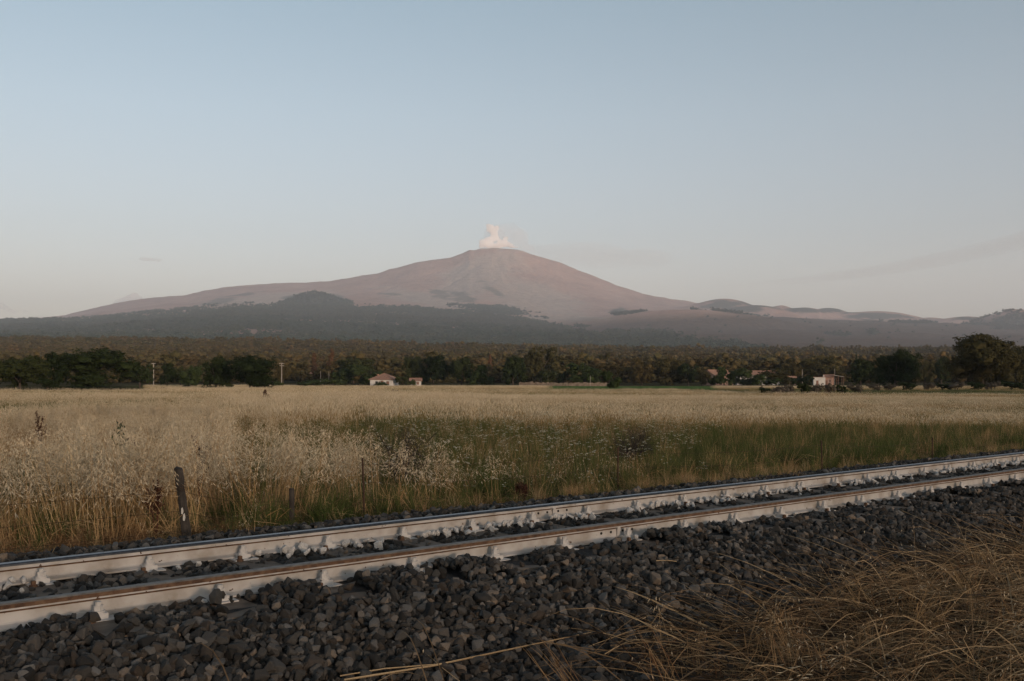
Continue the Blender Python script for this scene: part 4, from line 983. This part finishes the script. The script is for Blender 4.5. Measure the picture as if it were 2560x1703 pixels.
def window(parent, x, z, w, h, y, closed=True, nm='window'):
    f = MB()
    for a, c, dx, dz in ((0, h / 2 + .04, w + .16, .08), (0, -h / 2 - .04, w + .16, .08), (-w / 2 - .04, 0, .08, h), (w / 2 + .04, 0, .08, h)):
        f.box((a, 0, c), (dx, .12, dz))
    o = f.build(nm, m_white, parent); o.location = (x, y, z)
    if closed:
        for s in (-1, 1):
            q_ = MB(); q_.box((s * w / 4, -.02, 0), (w / 2 - .02, .05, h))
            for i in range(5): q_.box((s * w / 4, -.05, -h / 2 + h * (i + .5) / 5), (w / 2 - .1, .02, h / 9))
            q_.build('shutter', m_shut, o)
    else:
        q_ = MB(); q_.box((0, .02, 0), (w, .03, h)); q_.build('pane', m_glass, o)
    return o
def hip_house(x0, x1, yeave, yapex, Y, off, rz, label):
    X = ((x0 + x1) / 2) * .3649 + off; c = at(X, Y); w = (x1 - x0) * .3649 / F * Y; d = w * 1.0
    h = CAM_Z + (HOR - (yeave * .3649 + 800)) / F * Y - c.z; ra = CAM_Z + (HOR - (yapex * .3649 + 800)) / F * Y - c.z
    o = empty('house', (c.x, c.y + d / 2, c.z), rz); tag(o, label, 'house')
    walls(w, d, h).build('wall', m_white, o)
    e = .45; x, y = w / 2 + e, d / 2 + e; r_ = MB(); rr = w * .04
    A, B = (-rr, 0, ra), (rr, 0, ra); z = h - .05
    slab(r_, [(-x, -y, z), (x, -y, z), B, A], .12); slab(r_, [(x, y, z), (-x, y, z), A, B], .12); slab(r_, [(-x, y, z), (-x, -y, z), A], .12); slab(r_, [(x, -y, z), (x, y, z), B], .12)
    ro = r_.build('roof', m_tile, o)
    rd = MB()
    for q0 in ((-x, -y, z + .1), (x, -y, z + .1), (x, y, z + .1), (-x, y, z + .1)): rd.tube([q0, (0, 0, ra + .12)], .11, 6)
    rd.build('ridge_tiles', m_tile, ro)
    ch = MB(); ch.box((-w * .30, .4, h + (ra - h) * .62), (.55, .55, 1.0)); ch.box((-w * .30, .4, h + (ra - h) * .62 + .55), (.7, .7, .12)); ch.build('chimney', m_tile, ro)
    window(o, w * .27, h * .52, 1.0, 1.15, -d / 2 - .02); window(o, -w * .22, h * .52, .9, 1.1, -d / 2 - .02, False)
    dr = MB(); dr.box((0, 0, 1.0), (.95, .08, 2.05)); dd = dr.build('door', m_shut, o); dd.location = (w * .02, -d / 2 - .03, 0)
    hn_ = MB(); hn_.box((.36, -.06, 1.0), (.04, .06, .14)); hn_.build('handle', m_glass, dd)
    return o
hip_house(214, 376, 409, 367, 345, C2, R(-7), 'white plastered house with hipped clay tile roof behind a green bush')
def gable_house(x0, x1, yeave, yridge, Y, off, rz, label, wm, depth, hide_len=None, nm='house'):
    X = ((x0 + x1) / 2) * .3649 + off; c = at(X, Y); w = (x1 - x0) * .3649 / F * Y / max(.35, abs(math.cos(rz)))
    h = CAM_Z + (HOR - (yeave * .3649 + 800)) / F * Y - c.z; g_h = CAM_Z + (HOR - (yridge * .3649 + 800)) / F * Y - c.z - h
    h = max(h, 1.6); d = depth
    o = empty(nm, c, rz); tag(o, label, 'house' if nm == 'house' else 'shed' if nm != 'barn' else 'barn')
    walls(w, d, h, g_h).build('wall', wm, o)
    e = .4; x, y = w / 2 + e, d / 2 + e; k_ = g_h / (d / 2); r_ = MB()
    slab(r_, [(-x, -y, h - e * k_), (x, -y, h - e * k_), (x, 0, h + g_h), (-x, 0, h + g_h)], .12); slab(r_, [(x, y, h - e * k_), (-x, y, h - e * k_), (-x, 0, h + g_h), (x, 0, h + g_h)], .12)
    ro = r_.build('roof', m_tile, o); rd = MB(); rd.tube([(-x, 0, h + g_h + .1), (x, 0, h + g_h + .1)], .13, 6); rd.build('ridge_tiles', m_tile, ro)
    window(o, w * .2, h * .55, .9, 1.0, -d / 2 - .02, True)
    dr = MB(); dr.box((0, 0, .95), (.95, .08, 1.95)); dd = dr.build('door', m_shut, o); dd.location = (-w * .2, -d / 2 - .03, 0)
    return o
gable_house(482, 556, 416, 401, 356, C2, R(4), 'small outbuilding with low tiled roof and half hidden white wall', m_white, 3.4, nm='outbuilding')
gable_house(178, 330, 379, 344, 402, C3, R(38), 'gabled pale farmhouse with clay roof peeping out between trees', m_pink, 7.0)
gable_house(368, 662, 376, 350, 412, C3, R(5), 'long barn with clay tile roof behind a light green tree', m_greyw, 7.5, nm='barn')
gable_house(742, 792, 398, 388, 420, C3, R(-6), 'tiny low shed roof beside the thin pole', m_pink, 3.0, nm='shed')
gable_house(992, 1046, 392, 377, 402, C3, R(-25), 'pink plastered hut next to the flat white shed', m_pink, 4.0, nm='hut')
# flat white shed with a tank on top
c = at(953 * .3649 + C3, 392); w = 77 * .3649 / F * 392; h = CAM_Z + (HOR - (393 * .3649 + 800)) / F * 392 - c.z
o = empty('shed', c, R(-12)); tag(o, 'flat roofed white shed with small tank beside pink hut', 'shed')
walls(w, 3.2, h).build('wall', m_white, o)
r_ = MB(); r_.box((0, 0, h + .06), (w + .3, 3.5, .14)); r_.build('roof', m_tile, o)
r_ = MB(); r_.tube([(w * .38, 0, h + .1), (w * .38, 0, h + .75)], .28, 10); r_.tube([(w * .38, 0, h + .74), (w * .38, 0, h + .84)], [.28, .1], 10); r_.build('water_tank', m_conc, o)
dr = MB(); dr.box((0, 0, .9), (.85, .08, 1.9)); dd = dr.build('door', m_shut, o); dd.location = (-.8, -1.62, 0)
# open lean-to
c = at(1080 * .3649 + C3, 400); o = empty('lean_to', c, R(-6)); tag(o, 'open lean to with sloping roof on posts beside pink hut', 'shelter')
zt = CAM_Z + (HOR - (378 * .3649 + 800)) / F * 400 - c.z
r_ = MB(); slab(r_, [(-2.2, -1.8, zt), (2.2, -1.8, zt - .75), (2.2, 1.8, zt - .75), (-2.2, 1.8, zt)], .1); r_.build('roof', m_conc, o)
for x in (-2.0, 0, 2.0):
    for y in (-1.6, 1.6):
        p_ = MB(); p_.box((x, y, (zt - .38 * (x / 2.2 + 1)) / 2 - .15), (.12, .12, zt - .38 * (x / 2.2 + 1) + .3)); p_.build('post', m_shut, o)
# little houses out in the woods
def far_house(x, y, wpx, Y, off, label, wm, rz=.3):
    X = x * .3649 + off; XX_ = px_t(X) * Y; ztop = CAM_Z + (HOR - (y * .3649 + 800)) / F * Y; g0 = gz(XX_, Y)
    w = max(3.4, wpx * .3649 / F * Y); o = empty('house', (XX_, Y, g0), rz); tag(o, label, 'house')
    h = min(max(3.2, ztop - g0 - 1.2), 5.0) if Y > 700 else 2.4; walls(w, w * .7, h, 1.3).build('wall', wm, o)
    d = w * .7; x_, y_ = w / 2 + .4, d / 2 + .4; r_ = MB(); k_ = 1.3 / (d / 2)
    slab(r_, [(-x_, -y_, h - .4 * k_), (x_, -y_, h - .4 * k_), (x_, 0, h + 1.3), (-x_, 0, h + 1.3)], .15); slab(r_, [(x_, y_, h - .4 * k_), (-x_, y_, h - .4 * k_), (-x_, 0, h + 1.3), (x_, 0, h + 1.3)], .15)
    r_.build('roof', m_tile, o)
    for q_ in (-.25, .25): window(o, w * q_, h - 1.5, 1.0, 1.2, -d / 2 - .03, False)
for f_ in FARH: far_house(f_[0], f_[1], f_[2], f_[6], f_[3], f_[4], (m_white, m_pink, m_greyw)[f_[5]])
far_house(348, 80, 34, 5200, C2, 'lone white building far up on the forested lower mountain slope', m_white)
T('gbush', 470, 528, 405, 346, 'small green bush hiding the door side of the outbuilding', 'bush', off=C2)
T('green', 330, 420, 340, 384, 'green tree squeezed between gabled farmhouse and barn', off=C3)
T('gbush', 560, 700, 395, 368, 'wide green bush before the far end of the barn', 'bush', off=C3)
T('gbush', 180, 260, 392, 372, 'green bush at the foot of the gabled farmhouse', 'bush', off=C3)
T('bush', 720, 840, 392, 386, 'dark bush before the tiny low shed', 'bush', off=C3)
# dry stone wall
def stone_wall(pts, h, label):
    mb = MB(); gN = 0
    base = empty('stone_wall', pts[0]); tag(base, label, 'wall')
    p0, p1 = Vector(pts[0]), Vector(pts[1]); L_ = (p1 - p0).length; u = (p1 - p0) / L_; x = 0
    while x < L_:
        z = 0; row = 0
        wst = rng.uniform(.5, .9)
        while z < h * rng.uniform(.8, 1.1):
            hh = rng.uniform(.22, .42); p = p0 + u * (x + wst / 2)
            mb.box((p.x - p0.x + rng.normal(0, .05), p.y - p0.y + rng.normal(0, .06), gz(p.x, p.y) - p0.z + z + hh / 2 - .1), (wst * rng.uniform(.85, 1.02), rng.uniform(.4, .6), hh * .96), rot=Matrix.Rotation(rng.normal(0, .12), 3, 'Z') @ Matrix.Rotation(rng.normal(0, .08), 3, 'Y'))
            z += hh
        x += wst
    o = mb.build('stones', m_wallstone, base); o['kind'] = 'stuff'
m_wallstone = mat_noise('dry_wall_stone', [(.10, .075, .055), (.18, .14, .105), (.24, .19, .15)], 1.4, .95, .4, .03)
stone_wall([at(1225 * .3649 + C2, 372), at(1560 * .3649 + C2, 366)], 1.5, 'dry stone wall under the tall brown tree behind the green crop')
stone_wall([at(1565 * .3649 + C2, 372), at(1850 * .3649 + C2, 378)], 1.3, 'broken dry stone wall under the wide olive green tree')
# poles
m_pole = mat_noise('weathered_pole', [(.24, .21, .18), (.36, .32, .28)], 3, .9, .3, .01)
def pole(x, ytop, Y, off, arms, label, rad=.11):
    X = x * .3649 + off; c = at(X, Y); h = CAM_Z + (HOR - (ytop * .3649 + 800)) / F * Y - c.z
    o = empty('utility_pole' if arms else 'post', c, .1); tag(o, label, 'pole' if arms else 'post')
    p_ = MB(); p_.tube([(0, 0, -.4), (0, 0, h)], [rad * 1.25, rad * .8], 8); p_.build('shaft', m_pole, o)
    for i in range(arms):
        z = h - .25 - i * .75; wd = .85 - .1 * i
        a = MB(); a.box((0, -.1, z), (wd * 2 if not (arms == 1) else wd * 1.3, .09, .10)); ao = a.build('cross_arm', m_pole, o)
        for sx_q in (-1, 1):
            for k_ in (.9, .45):
                q_ = MB(); q_.tube([(sx_q * wd * k_ * (.65 if arms == 1 else 1), -.1, z + .05), (sx_q * wd * k_ * (.65 if arms == 1 else 1), -.1, z + .12), (sx_q * wd * k_ * (.65 if arms == 1 else 1), -.1, z + .2)], [.03, .05, .035], 6); q_.build('insulator', m_white, ao)
pole(1052, 294, 288, C1, 1, 'bare utility pole with single cross arm beside dim green oak', .12)
pole(1930, 294, 330, C1, 2, 'utility pole with two cross arms right of the touching oaks', .13)
pole(2196, 348, 440, C1, 0, 'thin pale post by the tiny pink houses, nearer to them', .10)
pole(2253, 354, 430, C1, 0, 'thin pale post between tiny pink houses and bright green bush', .10)
pole(838, 338, 424, C3, 0, 'thin grey pole standing left of the flat white shed', .10)
pole(1060, 333, 430, C3, 0, 'thin grey pole rising behind the open lean to', .09)
pole(1715, 382, 372, C2, 0, 'short thin stake at the broken dry stone wall', .07)

# ------------------------------------------------------------------ fence along the track
m_post = mat_noise('grey_rotten_wood', [(.022, .018, .014), (.06, .05, .042)], 14, .95, .7, .01)
m_iron = mat_noise('rusty_iron', [(.03, .016, .010), (.07, .038, .022)], 30, .9, .4, .002)
m_lichen = mat_noise('pale_paint_remnant', [(.45, .42, .38), (.6, .57, .52)], 20, .9, .3, .002)
fence = empty('wire_fence', (*tw(6.0, 7.8), .19)); tag(fence, 'sagging wire fence with old posts and rusty stakes along the track', 'fence')
def fpos(x, n=7.8): t = px_t(x); Yq = n / (NY + NX * t); return Vector((t * Yq, Yq, gz(t * Yq, Yq)))
def under(o): o.matrix_parent_inverse = fence.matrix_basis.inverted(); return o
# leaning wooden post
c = fpos(468); top = at(446, c.y, 1174); v = top - c
mb = MB(); k_ = 8; rings = []
for u in np.linspace(-.15, 1, 10):
    p = c + v * u; w = .036 * (1.05 - .12 * u)
    rings.append([p + Vector((math.cos(a) * w * rng.uniform(.85, 1.12), math.sin(a) * w * rng.uniform(.85, 1.12), rng.normal(0, .006 if u < .98 else .014))) for a in np.arange(k_) * 2 * math.pi / k_])
mb.add([p for r_ in rings for p in r_], [(i * k_ + j, i * k_ + (j + 1) % k_, (i + 1) * k_ + (j + 1) % k_, (i + 1) * k_ + j) for i in range(9) for j in range(k_)] + [tuple(9 * k_ + j for j in range(k_))])
lp = under(mb.build('wooden_post', m_post, fence)); lp['label'] = 'leaning rotten wooden post with pale paint remnants'
for f, dx, s in ((.42, .0, .8), (.33, .008, .9)):
    p = c + v * f + Vector((dx, -.037, 0)); q_ = MB(); q_.add([p + Vector((a * s, 0, b_ * s)) for a, b_ in ((-.008, -.03), (.006, -.035), (.012, -.005), (.004, .032), (-.007, .022))] + [p + Vector((a * s, .012, b_ * s)) for a, b_ in ((-.008, -.03), (.006, -.035), (.012, -.005), (.004, .032), (-.007, .022))],
        [(0, 1, 2, 3, 4), (9, 8, 7, 6, 5)] + [(i, (i + 1) % 5 + 0, (i + 1) % 5 + 5, i + 5) for i in range(5)])
    pr = q_.build('paint_remnant', m_lichen, lp)
for f in (.72, .76, .80):
    p = c + v * f; q_ = MB(); q_.tube([p + Vector((math.cos(a) * .041, math.sin(a) * .041, .012 * math.sin(a * 2))) for a in np.linspace(0, 6.28, 13)], .002, 4); q_.build('wire_wrap', m_iron, lp)
c2 = fpos(729); t2_ = at(729, c2.y, 1221); mb = MB(); mb.tube([c2 - Vector((0, 0, .12)), c2.lerp(t2_, .5) + Vector((.002, 0, 0)), t2_], [.024, .023, .022], 9); under(mb.build('wooden_post', m_post, fence))
tops = [top - v * .2, t2_ - Vector((0, 0, .04))]
for xb, xt, yt in ((912, 906, 1145), (1545, 1545, 1118), (2056, 2053, 1101), (2331, 2331, 1094)):
    c3 = fpos(xb); t3 = at(xt, c3.y, yt); q_ = MB(); q_.tube([c3 - Vector((0, 0, .15)), c3.lerp(t3, .5), t3], .0095, 6); under(q_.build('iron_stake', m_iron, fence)); tops.append(t3)
ends = [Vector((*tw(-2.5, 7.8), .75))] + tops + [Vector((*tw(30, 7.8), .7))]
for dz in (-.06, -.22, -.38, -.48):
    q_ = MB()
    for a, b_ in zip(ends[:-1], ends[1:]):
        za = a + Vector((0, 0, max(dz, -(a.z - .24)))); zb = b_ + Vector((0, 0, max(dz, -(b_.z - .24))))
        q_.tube([za.lerp(zb, u) - Vector((0, 0, .05 * math.sin(math.pi * u))) for u in np.linspace(0, 1, 7)], .0016, 4)
    under(q_.build('wire', m_iron, fence))

# ------------------------------------------------------------------ twiggy shrubs and weeds
m_twig = mat_noise('bare_twig', [(.022, .015, .013), (.05, .037, .031)], 12, .9, 0)
def twig_shrub(x, ytop, Y, wpx, label, seed, leafy=0):
    g = np.random.default_rng(seed); c = at(x, Y); h = CAM_Z + (HOR - ytop) / F * Y - c.z; w = wpx / F * Y
    o = empty('shrub', c); tag(o, label, 'shrub'); mb = MB(); tips = []
    def grow(p, d, L_, r, lv):
        q0 = p; pts = [p]
        for i in range(3):
            d = (d + Vector(g.normal(0, .22, 3))).normalized(); p = p + d * L_ / 3; pts.append(p)
        mb.tube(pts, [r, r * .85, r * .7, r * .5], 3 if lv > 1 else 5, cap=False)
        if lv == 4: tips.append(p); return
        for i in range(int(g.integers(2, 4 + (lv > 1)))):
            f = g.uniform(.35, 1); b0 = q0.lerp(p, f); dd = (d + Vector(g.normal(0, .55, 3)) + Vector((0, 0, .15))).normalized(); grow(b0, dd, L_ * g.uniform(.55, .8), r * .6, lv + 1)
    for i in range(13):
        a = 6.28 * i / 13 + g.uniform(-.3, .3); sp = g.uniform(.15, .75) * w / h
        grow(Vector((math.cos(a) * .04, math.sin(a) * .04, 0)), Vector((math.cos(a) * sp, math.sin(a) * sp, 1)).normalized(), h * g.uniform(.38, .52), .009, 0)
    mb.build('branches', m_twig, o)
    P = np.array([t_[:] for t_ in tips]); P = P[rng.integers(0, len(P), 900)] + g.normal(0, .03, (900, 3)); gb = GB(); an = g.uniform(0, 6.28, 900)
    gb.diamond(P, np.stack([np.cos(an) * .008, np.sin(an) * .008, g.normal(0, .006, 900)], -1), np.stack([-np.sin(an), np.cos(an), np.zeros(900)], -1) * .0035, 0)
    obj('buds', gb.mesh('buds', [m_twig]), o)
twig_shrub(1015, 1040, 12.8, 150, 'wide bare twiggy shrub behind tall pale oats', 5)
twig_shrub(1576, 1050, 16.2, 86, 'narrow dark twiggy shrub in the green grass behind a rusty stake', 6)
m_dock = mat_noise('dark_dock_seed', [(.045, .018, .010), (.09, .036, .02)], 20, .9, 0)
m_weed = mat_noise('grey_green_weed_leaf', [(.035, .05, .022), (.06, .078, .035)], 10, .8, 0)
def dock(x, ytop, Y, label, seed, mat=None, nm='dock_plant', leafsize=.010, spread=.03):
    mat = mat or m_dock; g = np.random.default_rng(seed); c = at(x, Y); h = CAM_Z + (HOR - ytop) / F * Y - c.z
    o = empty(nm, c, g.uniform(0, 6)); tag(o, label, 'plant'); mb = MB(); P = []
    stems = [Vector((g.normal(0, .06), g.normal(0, .06), 1)).normalized() for _ in range(3)]
    for i, d in enumerate(stems):
        hh = h * (1 if i == 0 else g.uniform(.7, .92)); mb.tube([Vector((0, 0, 0)), d * hh * .5, d * hh], [.006, .005, .003], 5)
        for q_ in range(150): u = g.uniform(.5, 1); P.append(np.array(d * hh * u) + g.normal(0, spread * (1.15 - u) + .008, 3))
        for q_ in range(3):
            u = g.uniform(.5, .85); b0 = d * hh * u; e_ = Vector((g.normal(0, 1), g.normal(0, 1), 1.6)).normalized() * h * .2; mb.tube([b0, b0 + e_], [.003, .002], 4)
            for w_ in range(35): P.append(np.array(b0 + e_ * g.uniform(.1, 1)) + g.normal(0, .010, 3))
    mb.build('stem', mat, o); P = np.array(P); N = len(P); an = g.uniform(0, 6.28, N); gb = GB()
    gb.diamond(P, np.stack([np.cos(an) * leafsize * .6, np.sin(an) * leafsize * .6, g.normal(0, leafsize * .7, N)], -1), np.stack([-np.sin(an), np.cos(an), g.normal(0, .4, N)], -1) * leafsize * .5, 0)
    obj('seed_heads' if mat is m_dock else 'leaves', gb.mesh('seed_heads', [mat]), o)
dock(500, 1088, 10.0, 'dark red brown dock plant rising from pale oats past the leaning post', 1)
dock(392, 1205, 8.0, 'dark dry dock stalk beside the leaning wooden post', 2)
dock(366, 1085, 10.5, 'thin dark dock stem left of the leaning wooden post in oats', 3)
dock(1296, 1208, 10.2, 'dark brown dock stalk at the ballast edge before the welded rail joint', 4)
dock(1311, 1212, 10.1, 'shorter brown dock stalk close beside a darker one at the ballast edge', 5)
dock(312, 1058, 11.5, 'green leafy weed poking out of the pale oats', 6, m_weed, 'leafy_weed', .022, .06)
dock(660, 975, 62, 'tall dark thistle alone in the far pale grass', 8, m_dock, 'thistle', .05, .10)
dock(673, 987, 58, 'shorter dark thistle beside the tall one in far pale grass', 9, m_dock, 'thistle', .05, .10)
dock(101, 1028, 17, 'dark dry seed head standing above the pale grass far from posts', 10, m_dock, 'dock_plant', .016, .02)
# long straws lying out over the stones
def straw(p, label, w=.004):
    mb = MB(); mb.tube(p, [w, w, w * .8, w * .5][:len(p)] if len(p) <= 4 else w, 4); o = mb.build('straw_stem', m_lie2); tag(o, label, 'straw')
m_lie2 = mat_noise('golden_straw', [(.26, .17, .085), (.38, .27, .15)], 3, .8, 0)
def on_bed(x, y):
    """point where the view line through a pixel of the photograph meets the ballast"""
    lo, hi = 2.0, 14.0
    for _ in range(40):
        m = (lo + hi) / 2; z = CAM_Z + (HOR - y) / F * m
        if z > float(near_z(np.array([px_t(x) * m]), np.array([m]))[0]) + .045: lo = m
        else: hi = m
    return Vector((px_t(x) * lo, lo, CAM_Z + (HOR - y) / F * lo))
straw([on_bed(860, 1700), on_bed(1080, 1665), on_bed(1300, 1618), on_bed(1478, 1581)], 'long golden straw lying right across the dark ballast', .0045)
straw([on_bed(850, 1690), on_bed(960, 1672), on_bed(1100, 1660)], 'short golden straw crossing the foot of the long one', .003)
straw([on_bed(1640, 1402), on_bed(1668, 1401), on_bed(1692, 1404)], 'single short straw on the stones below the rusty headed rail', .003)
straw([on_bed(1800, 1410), on_bed(1840, 1440), on_bed(1860, 1480)], 'thin bent straw hanging over the dark stones above the dry grass', .0025)

# ------------------------------------------------------------------ smoke and clouds: bodies of thin or dense vapour
def vapour(name, col, dens, aniso=0.0):
    m = bpy.data.materials.new(name); m.use_nodes = True; nn = m.node_tree.nodes; nn.clear()
    o_ = nn.new('ShaderNodeOutputMaterial'); v_ = nn.new('ShaderNodeVolumePrincipled'); v_.inputs['Color'].default_value = (*col, 1); v_.inputs['Density'].default_value = dens; v_.inputs['Anisotropy'].default_value = aniso
    m.node_tree.links.new(v_.outputs[0], o_.inputs['Volume']); return m
def puffs(name, balls, mat, vox, parent=None, disp=.25, floor=None):
    """union of lumpy balls (x, y, z, rx, ry, rz)"""
    bm = bmesh.new()
    for k_, (x, y, z, rx, ry, rz) in enumerate(balls):
        r_ = bmesh.ops.create_icosphere(bm, subdivisions=3, radius=1)
        for v_ in r_['verts']:
            d = v_.co.copy(); f = 1 + disp * (float(fbm(np.array([d.x * 1.7 + k_ * 9.1 + d.z * 1.3]), np.array([d.y * 1.7 + d.z * 2.1]), 3, 200 + k_)[0]) - .5) * 2
            v_.co = Vector((x + d.x * rx * f, y + d.y * ry * f, z + d.z * rz * f))
            if floor is not None and v_.co.z < floor: v_.co.z = floor + (v_.co.z - floor) * .02
    me = bpy.data.meshes.new(name); bm.to_mesh(me); bm.free(); me.materials.append(mat)
    o = obj(name, me, parent); md = o.modifiers.new('union', 'REMESH'); md.mode = 'VOXEL'; md.voxel_size = vox
    return o
PY = 15000.0
def pp(x, y, Y=PY): return (px_t(x * DS) * Y, (HOR - y * DS) / F * Y + CAM_Z)
PXM = DS / F * PY                        # metres per 2357-wide pixel at the summit
zmin = SUMMIT_Z + 14
plume = empty('smoke_plume', (*[pp(1140, 573)[0], PY], SUMMIT_Z + 6)); tag(plume, 'white smoke rising from the volcano summit and drifting off thin', 'smoke')
def ball(x, y, r, ry=None, rz=None, dy=0):
    X, Z = pp(x, y); r *= PXM; rz = (rz * PXM) if rz else r
    return (X - plume.location.x, dy, Z - plume.location.z, r, (ry or r) if ry else r, rz)
BIL = []
for x_, y_, r_ in ((1117, 560, 11), (1128, 553, 8), (1150, 563, 9.5), (1163, 560, 9), (1176, 567, 7), (1139, 548, 8), (1136, 537, 8), (1131, 528, 9), (1124, 522, 6), (1164, 549, 5)):
    for k_ in range(5):
        a_ = rng.uniform(-.6, 3.7); BIL.append(ball(x_ + math.cos(a_) * r_ * .85, y_ - math.sin(a_) * r_ * .85, rng.uniform(.3, .55) * r_, dy=rng.normal(0, r_ * 2.5)))
m_smoke = vapour('white_smoke', (1.0, .999, .998), .034)
puffs('dense_smoke', [ball(1117, 560, 11), ball(1128, 553, 8), ball(1137, 567, 8), ball(1150, 563, 9.5), ball(1163, 560, 9), ball(1176, 567, 7), ball(1139, 548, 8), ball(1136, 537, 8, dy=40), ball(1131, 528, 9), ball(1124, 522, 6), ball(1143, 526, 6, dy=-30), ball(1164, 549, 5), ball(1190, 572, 4.5), ball(1108, 567, 6), ball(1125, 568, 8)] + BIL, m_smoke, 6, plume, .42, 5.0)
m_thin = vapour('thin_smoke', (.99, .985, .98), .0014)
puffs('thin_smoke', [ball(1135, 538, 24, dy=300), ball(1150, 530, 26, dy=500), ball(1168, 520, 18, dy=520), ball(1180, 510, 11, dy=500), ball(1195, 535, 26, dy=560), ball(1215, 560, 20, rz=10, dy=560), ball(1238, 572, 14, rz=6, dy=560)], m_thin, 22, plume, .3, 20.0)
m_ash = vapour('drifting_ash', (.82, .77, .72), .00016)
puffs('drifting_smoke', [ball(1240, 545, 60, ry=900, rz=26, dy=2400), ball(1330, 545, 95, ry=1000, rz=34, dy=2600), ball(1430, 550, 100, ry=1000, rz=36, dy=2800), ball(1530, 545, 90, ry=800, rz=30, dy=3000), ball(1400, 528, 80, ry=700, rz=22, dy=2600), ball(1300, 530, 70, ry=700, rz=20, dy=2600)], m_ash, 60, plume, .22, 60.0)
# far ash band and the few small clouds, well behind the mountain
def cloud(balls, Y, mat, label, vox, nm='cloud', disp=.3):
    k_ = DS / F * Y; L_ = []
    X0, Z0 = pp(balls[0][0], balls[0][1], Y)
    o = puffs(nm, [(pp(x, y, Y)[0] - X0, dy * k_, pp(x, y, Y)[1] - Z0, rx * k_, ry * k_, rz * k_) for x, y, rx, ry, rz, dy in balls], mat, vox, None, disp); o.location = (X0, Y, Z0)
    tag(o, label, 'cloud' if nm == 'cloud' else 'smoke'); return o
m_ash2 = vapour('far_ash', (.62, .58, .56), .00016)
cloud([(1680 + i * 38, 657 - i * 1.6 - i * i * .24, 46, 40 * min(1, .25 + i * .1), 4 + i * .95, 0) for i in range(21)], 42000, m_ash2, 'long faint grey ash streak slanting up across the low sky', 170, 'ash_streak', .2)
m_cl = vapour('sunlit_cloud', (.99, .97, .95), .0035); m_cl2 = vapour('thin_cloud', (.95, .92, .91), .0012)
cloud([(345, 598, 26, 12, 5, 0), (330, 595, 20, 10, 3.5, 0), (362, 600, 18, 10, 4, 0)], 45000, m_cl2, 'small flat pink cloud alone above the long left flank', 110)
cloud([(300, 686, 16, 12, 8, 0), (310, 679, 9, 8, 8, 0), (286, 692, 18, 10, 6, 0), (322, 686, 9, 8, 6, 0), (270, 695, 14, 10, 3.5, 0)], 46000, m_cl, 'small puffy cloud peeping over the low left ridge', 110)
cloud([(8, 708, 16, 10, 7, 0), (30, 718, 14, 10, 4, 0), (0, 698, 9, 8, 5, 0), (58, 716, 11, 8, 4, 0)], 47000, m_cl2, 'ragged grey cloud wisps low over the far left slope', 110)

# ------------------------------------------------------------------ haze, round everything on the ground
hz = bpy.data.materials.new('haze_air'); hz.use_nodes = True; hn = hz.node_tree.nodes; hn.clear()
ho = hn.new('ShaderNodeOutputMaterial'); pv = hn.new('ShaderNodeVolumePrincipled')
pv.inputs['Color'].default_value = (.82, .90, 1.0, 1); pv.inputs['Density'].default_value = 5.0e-5; pv.inputs['Anisotropy'].default_value = 0.0
hz.node_tree.links.new(pv.outputs[0], ho.inputs['Volume'])
h = MB(); h.box((0, 10900, (SUMMIT_Z + 3 - 14) / 2), (47000, 27800, SUMMIT_Z + 3 + 14))
tag(h.build('haze', hz), kind='stuff')
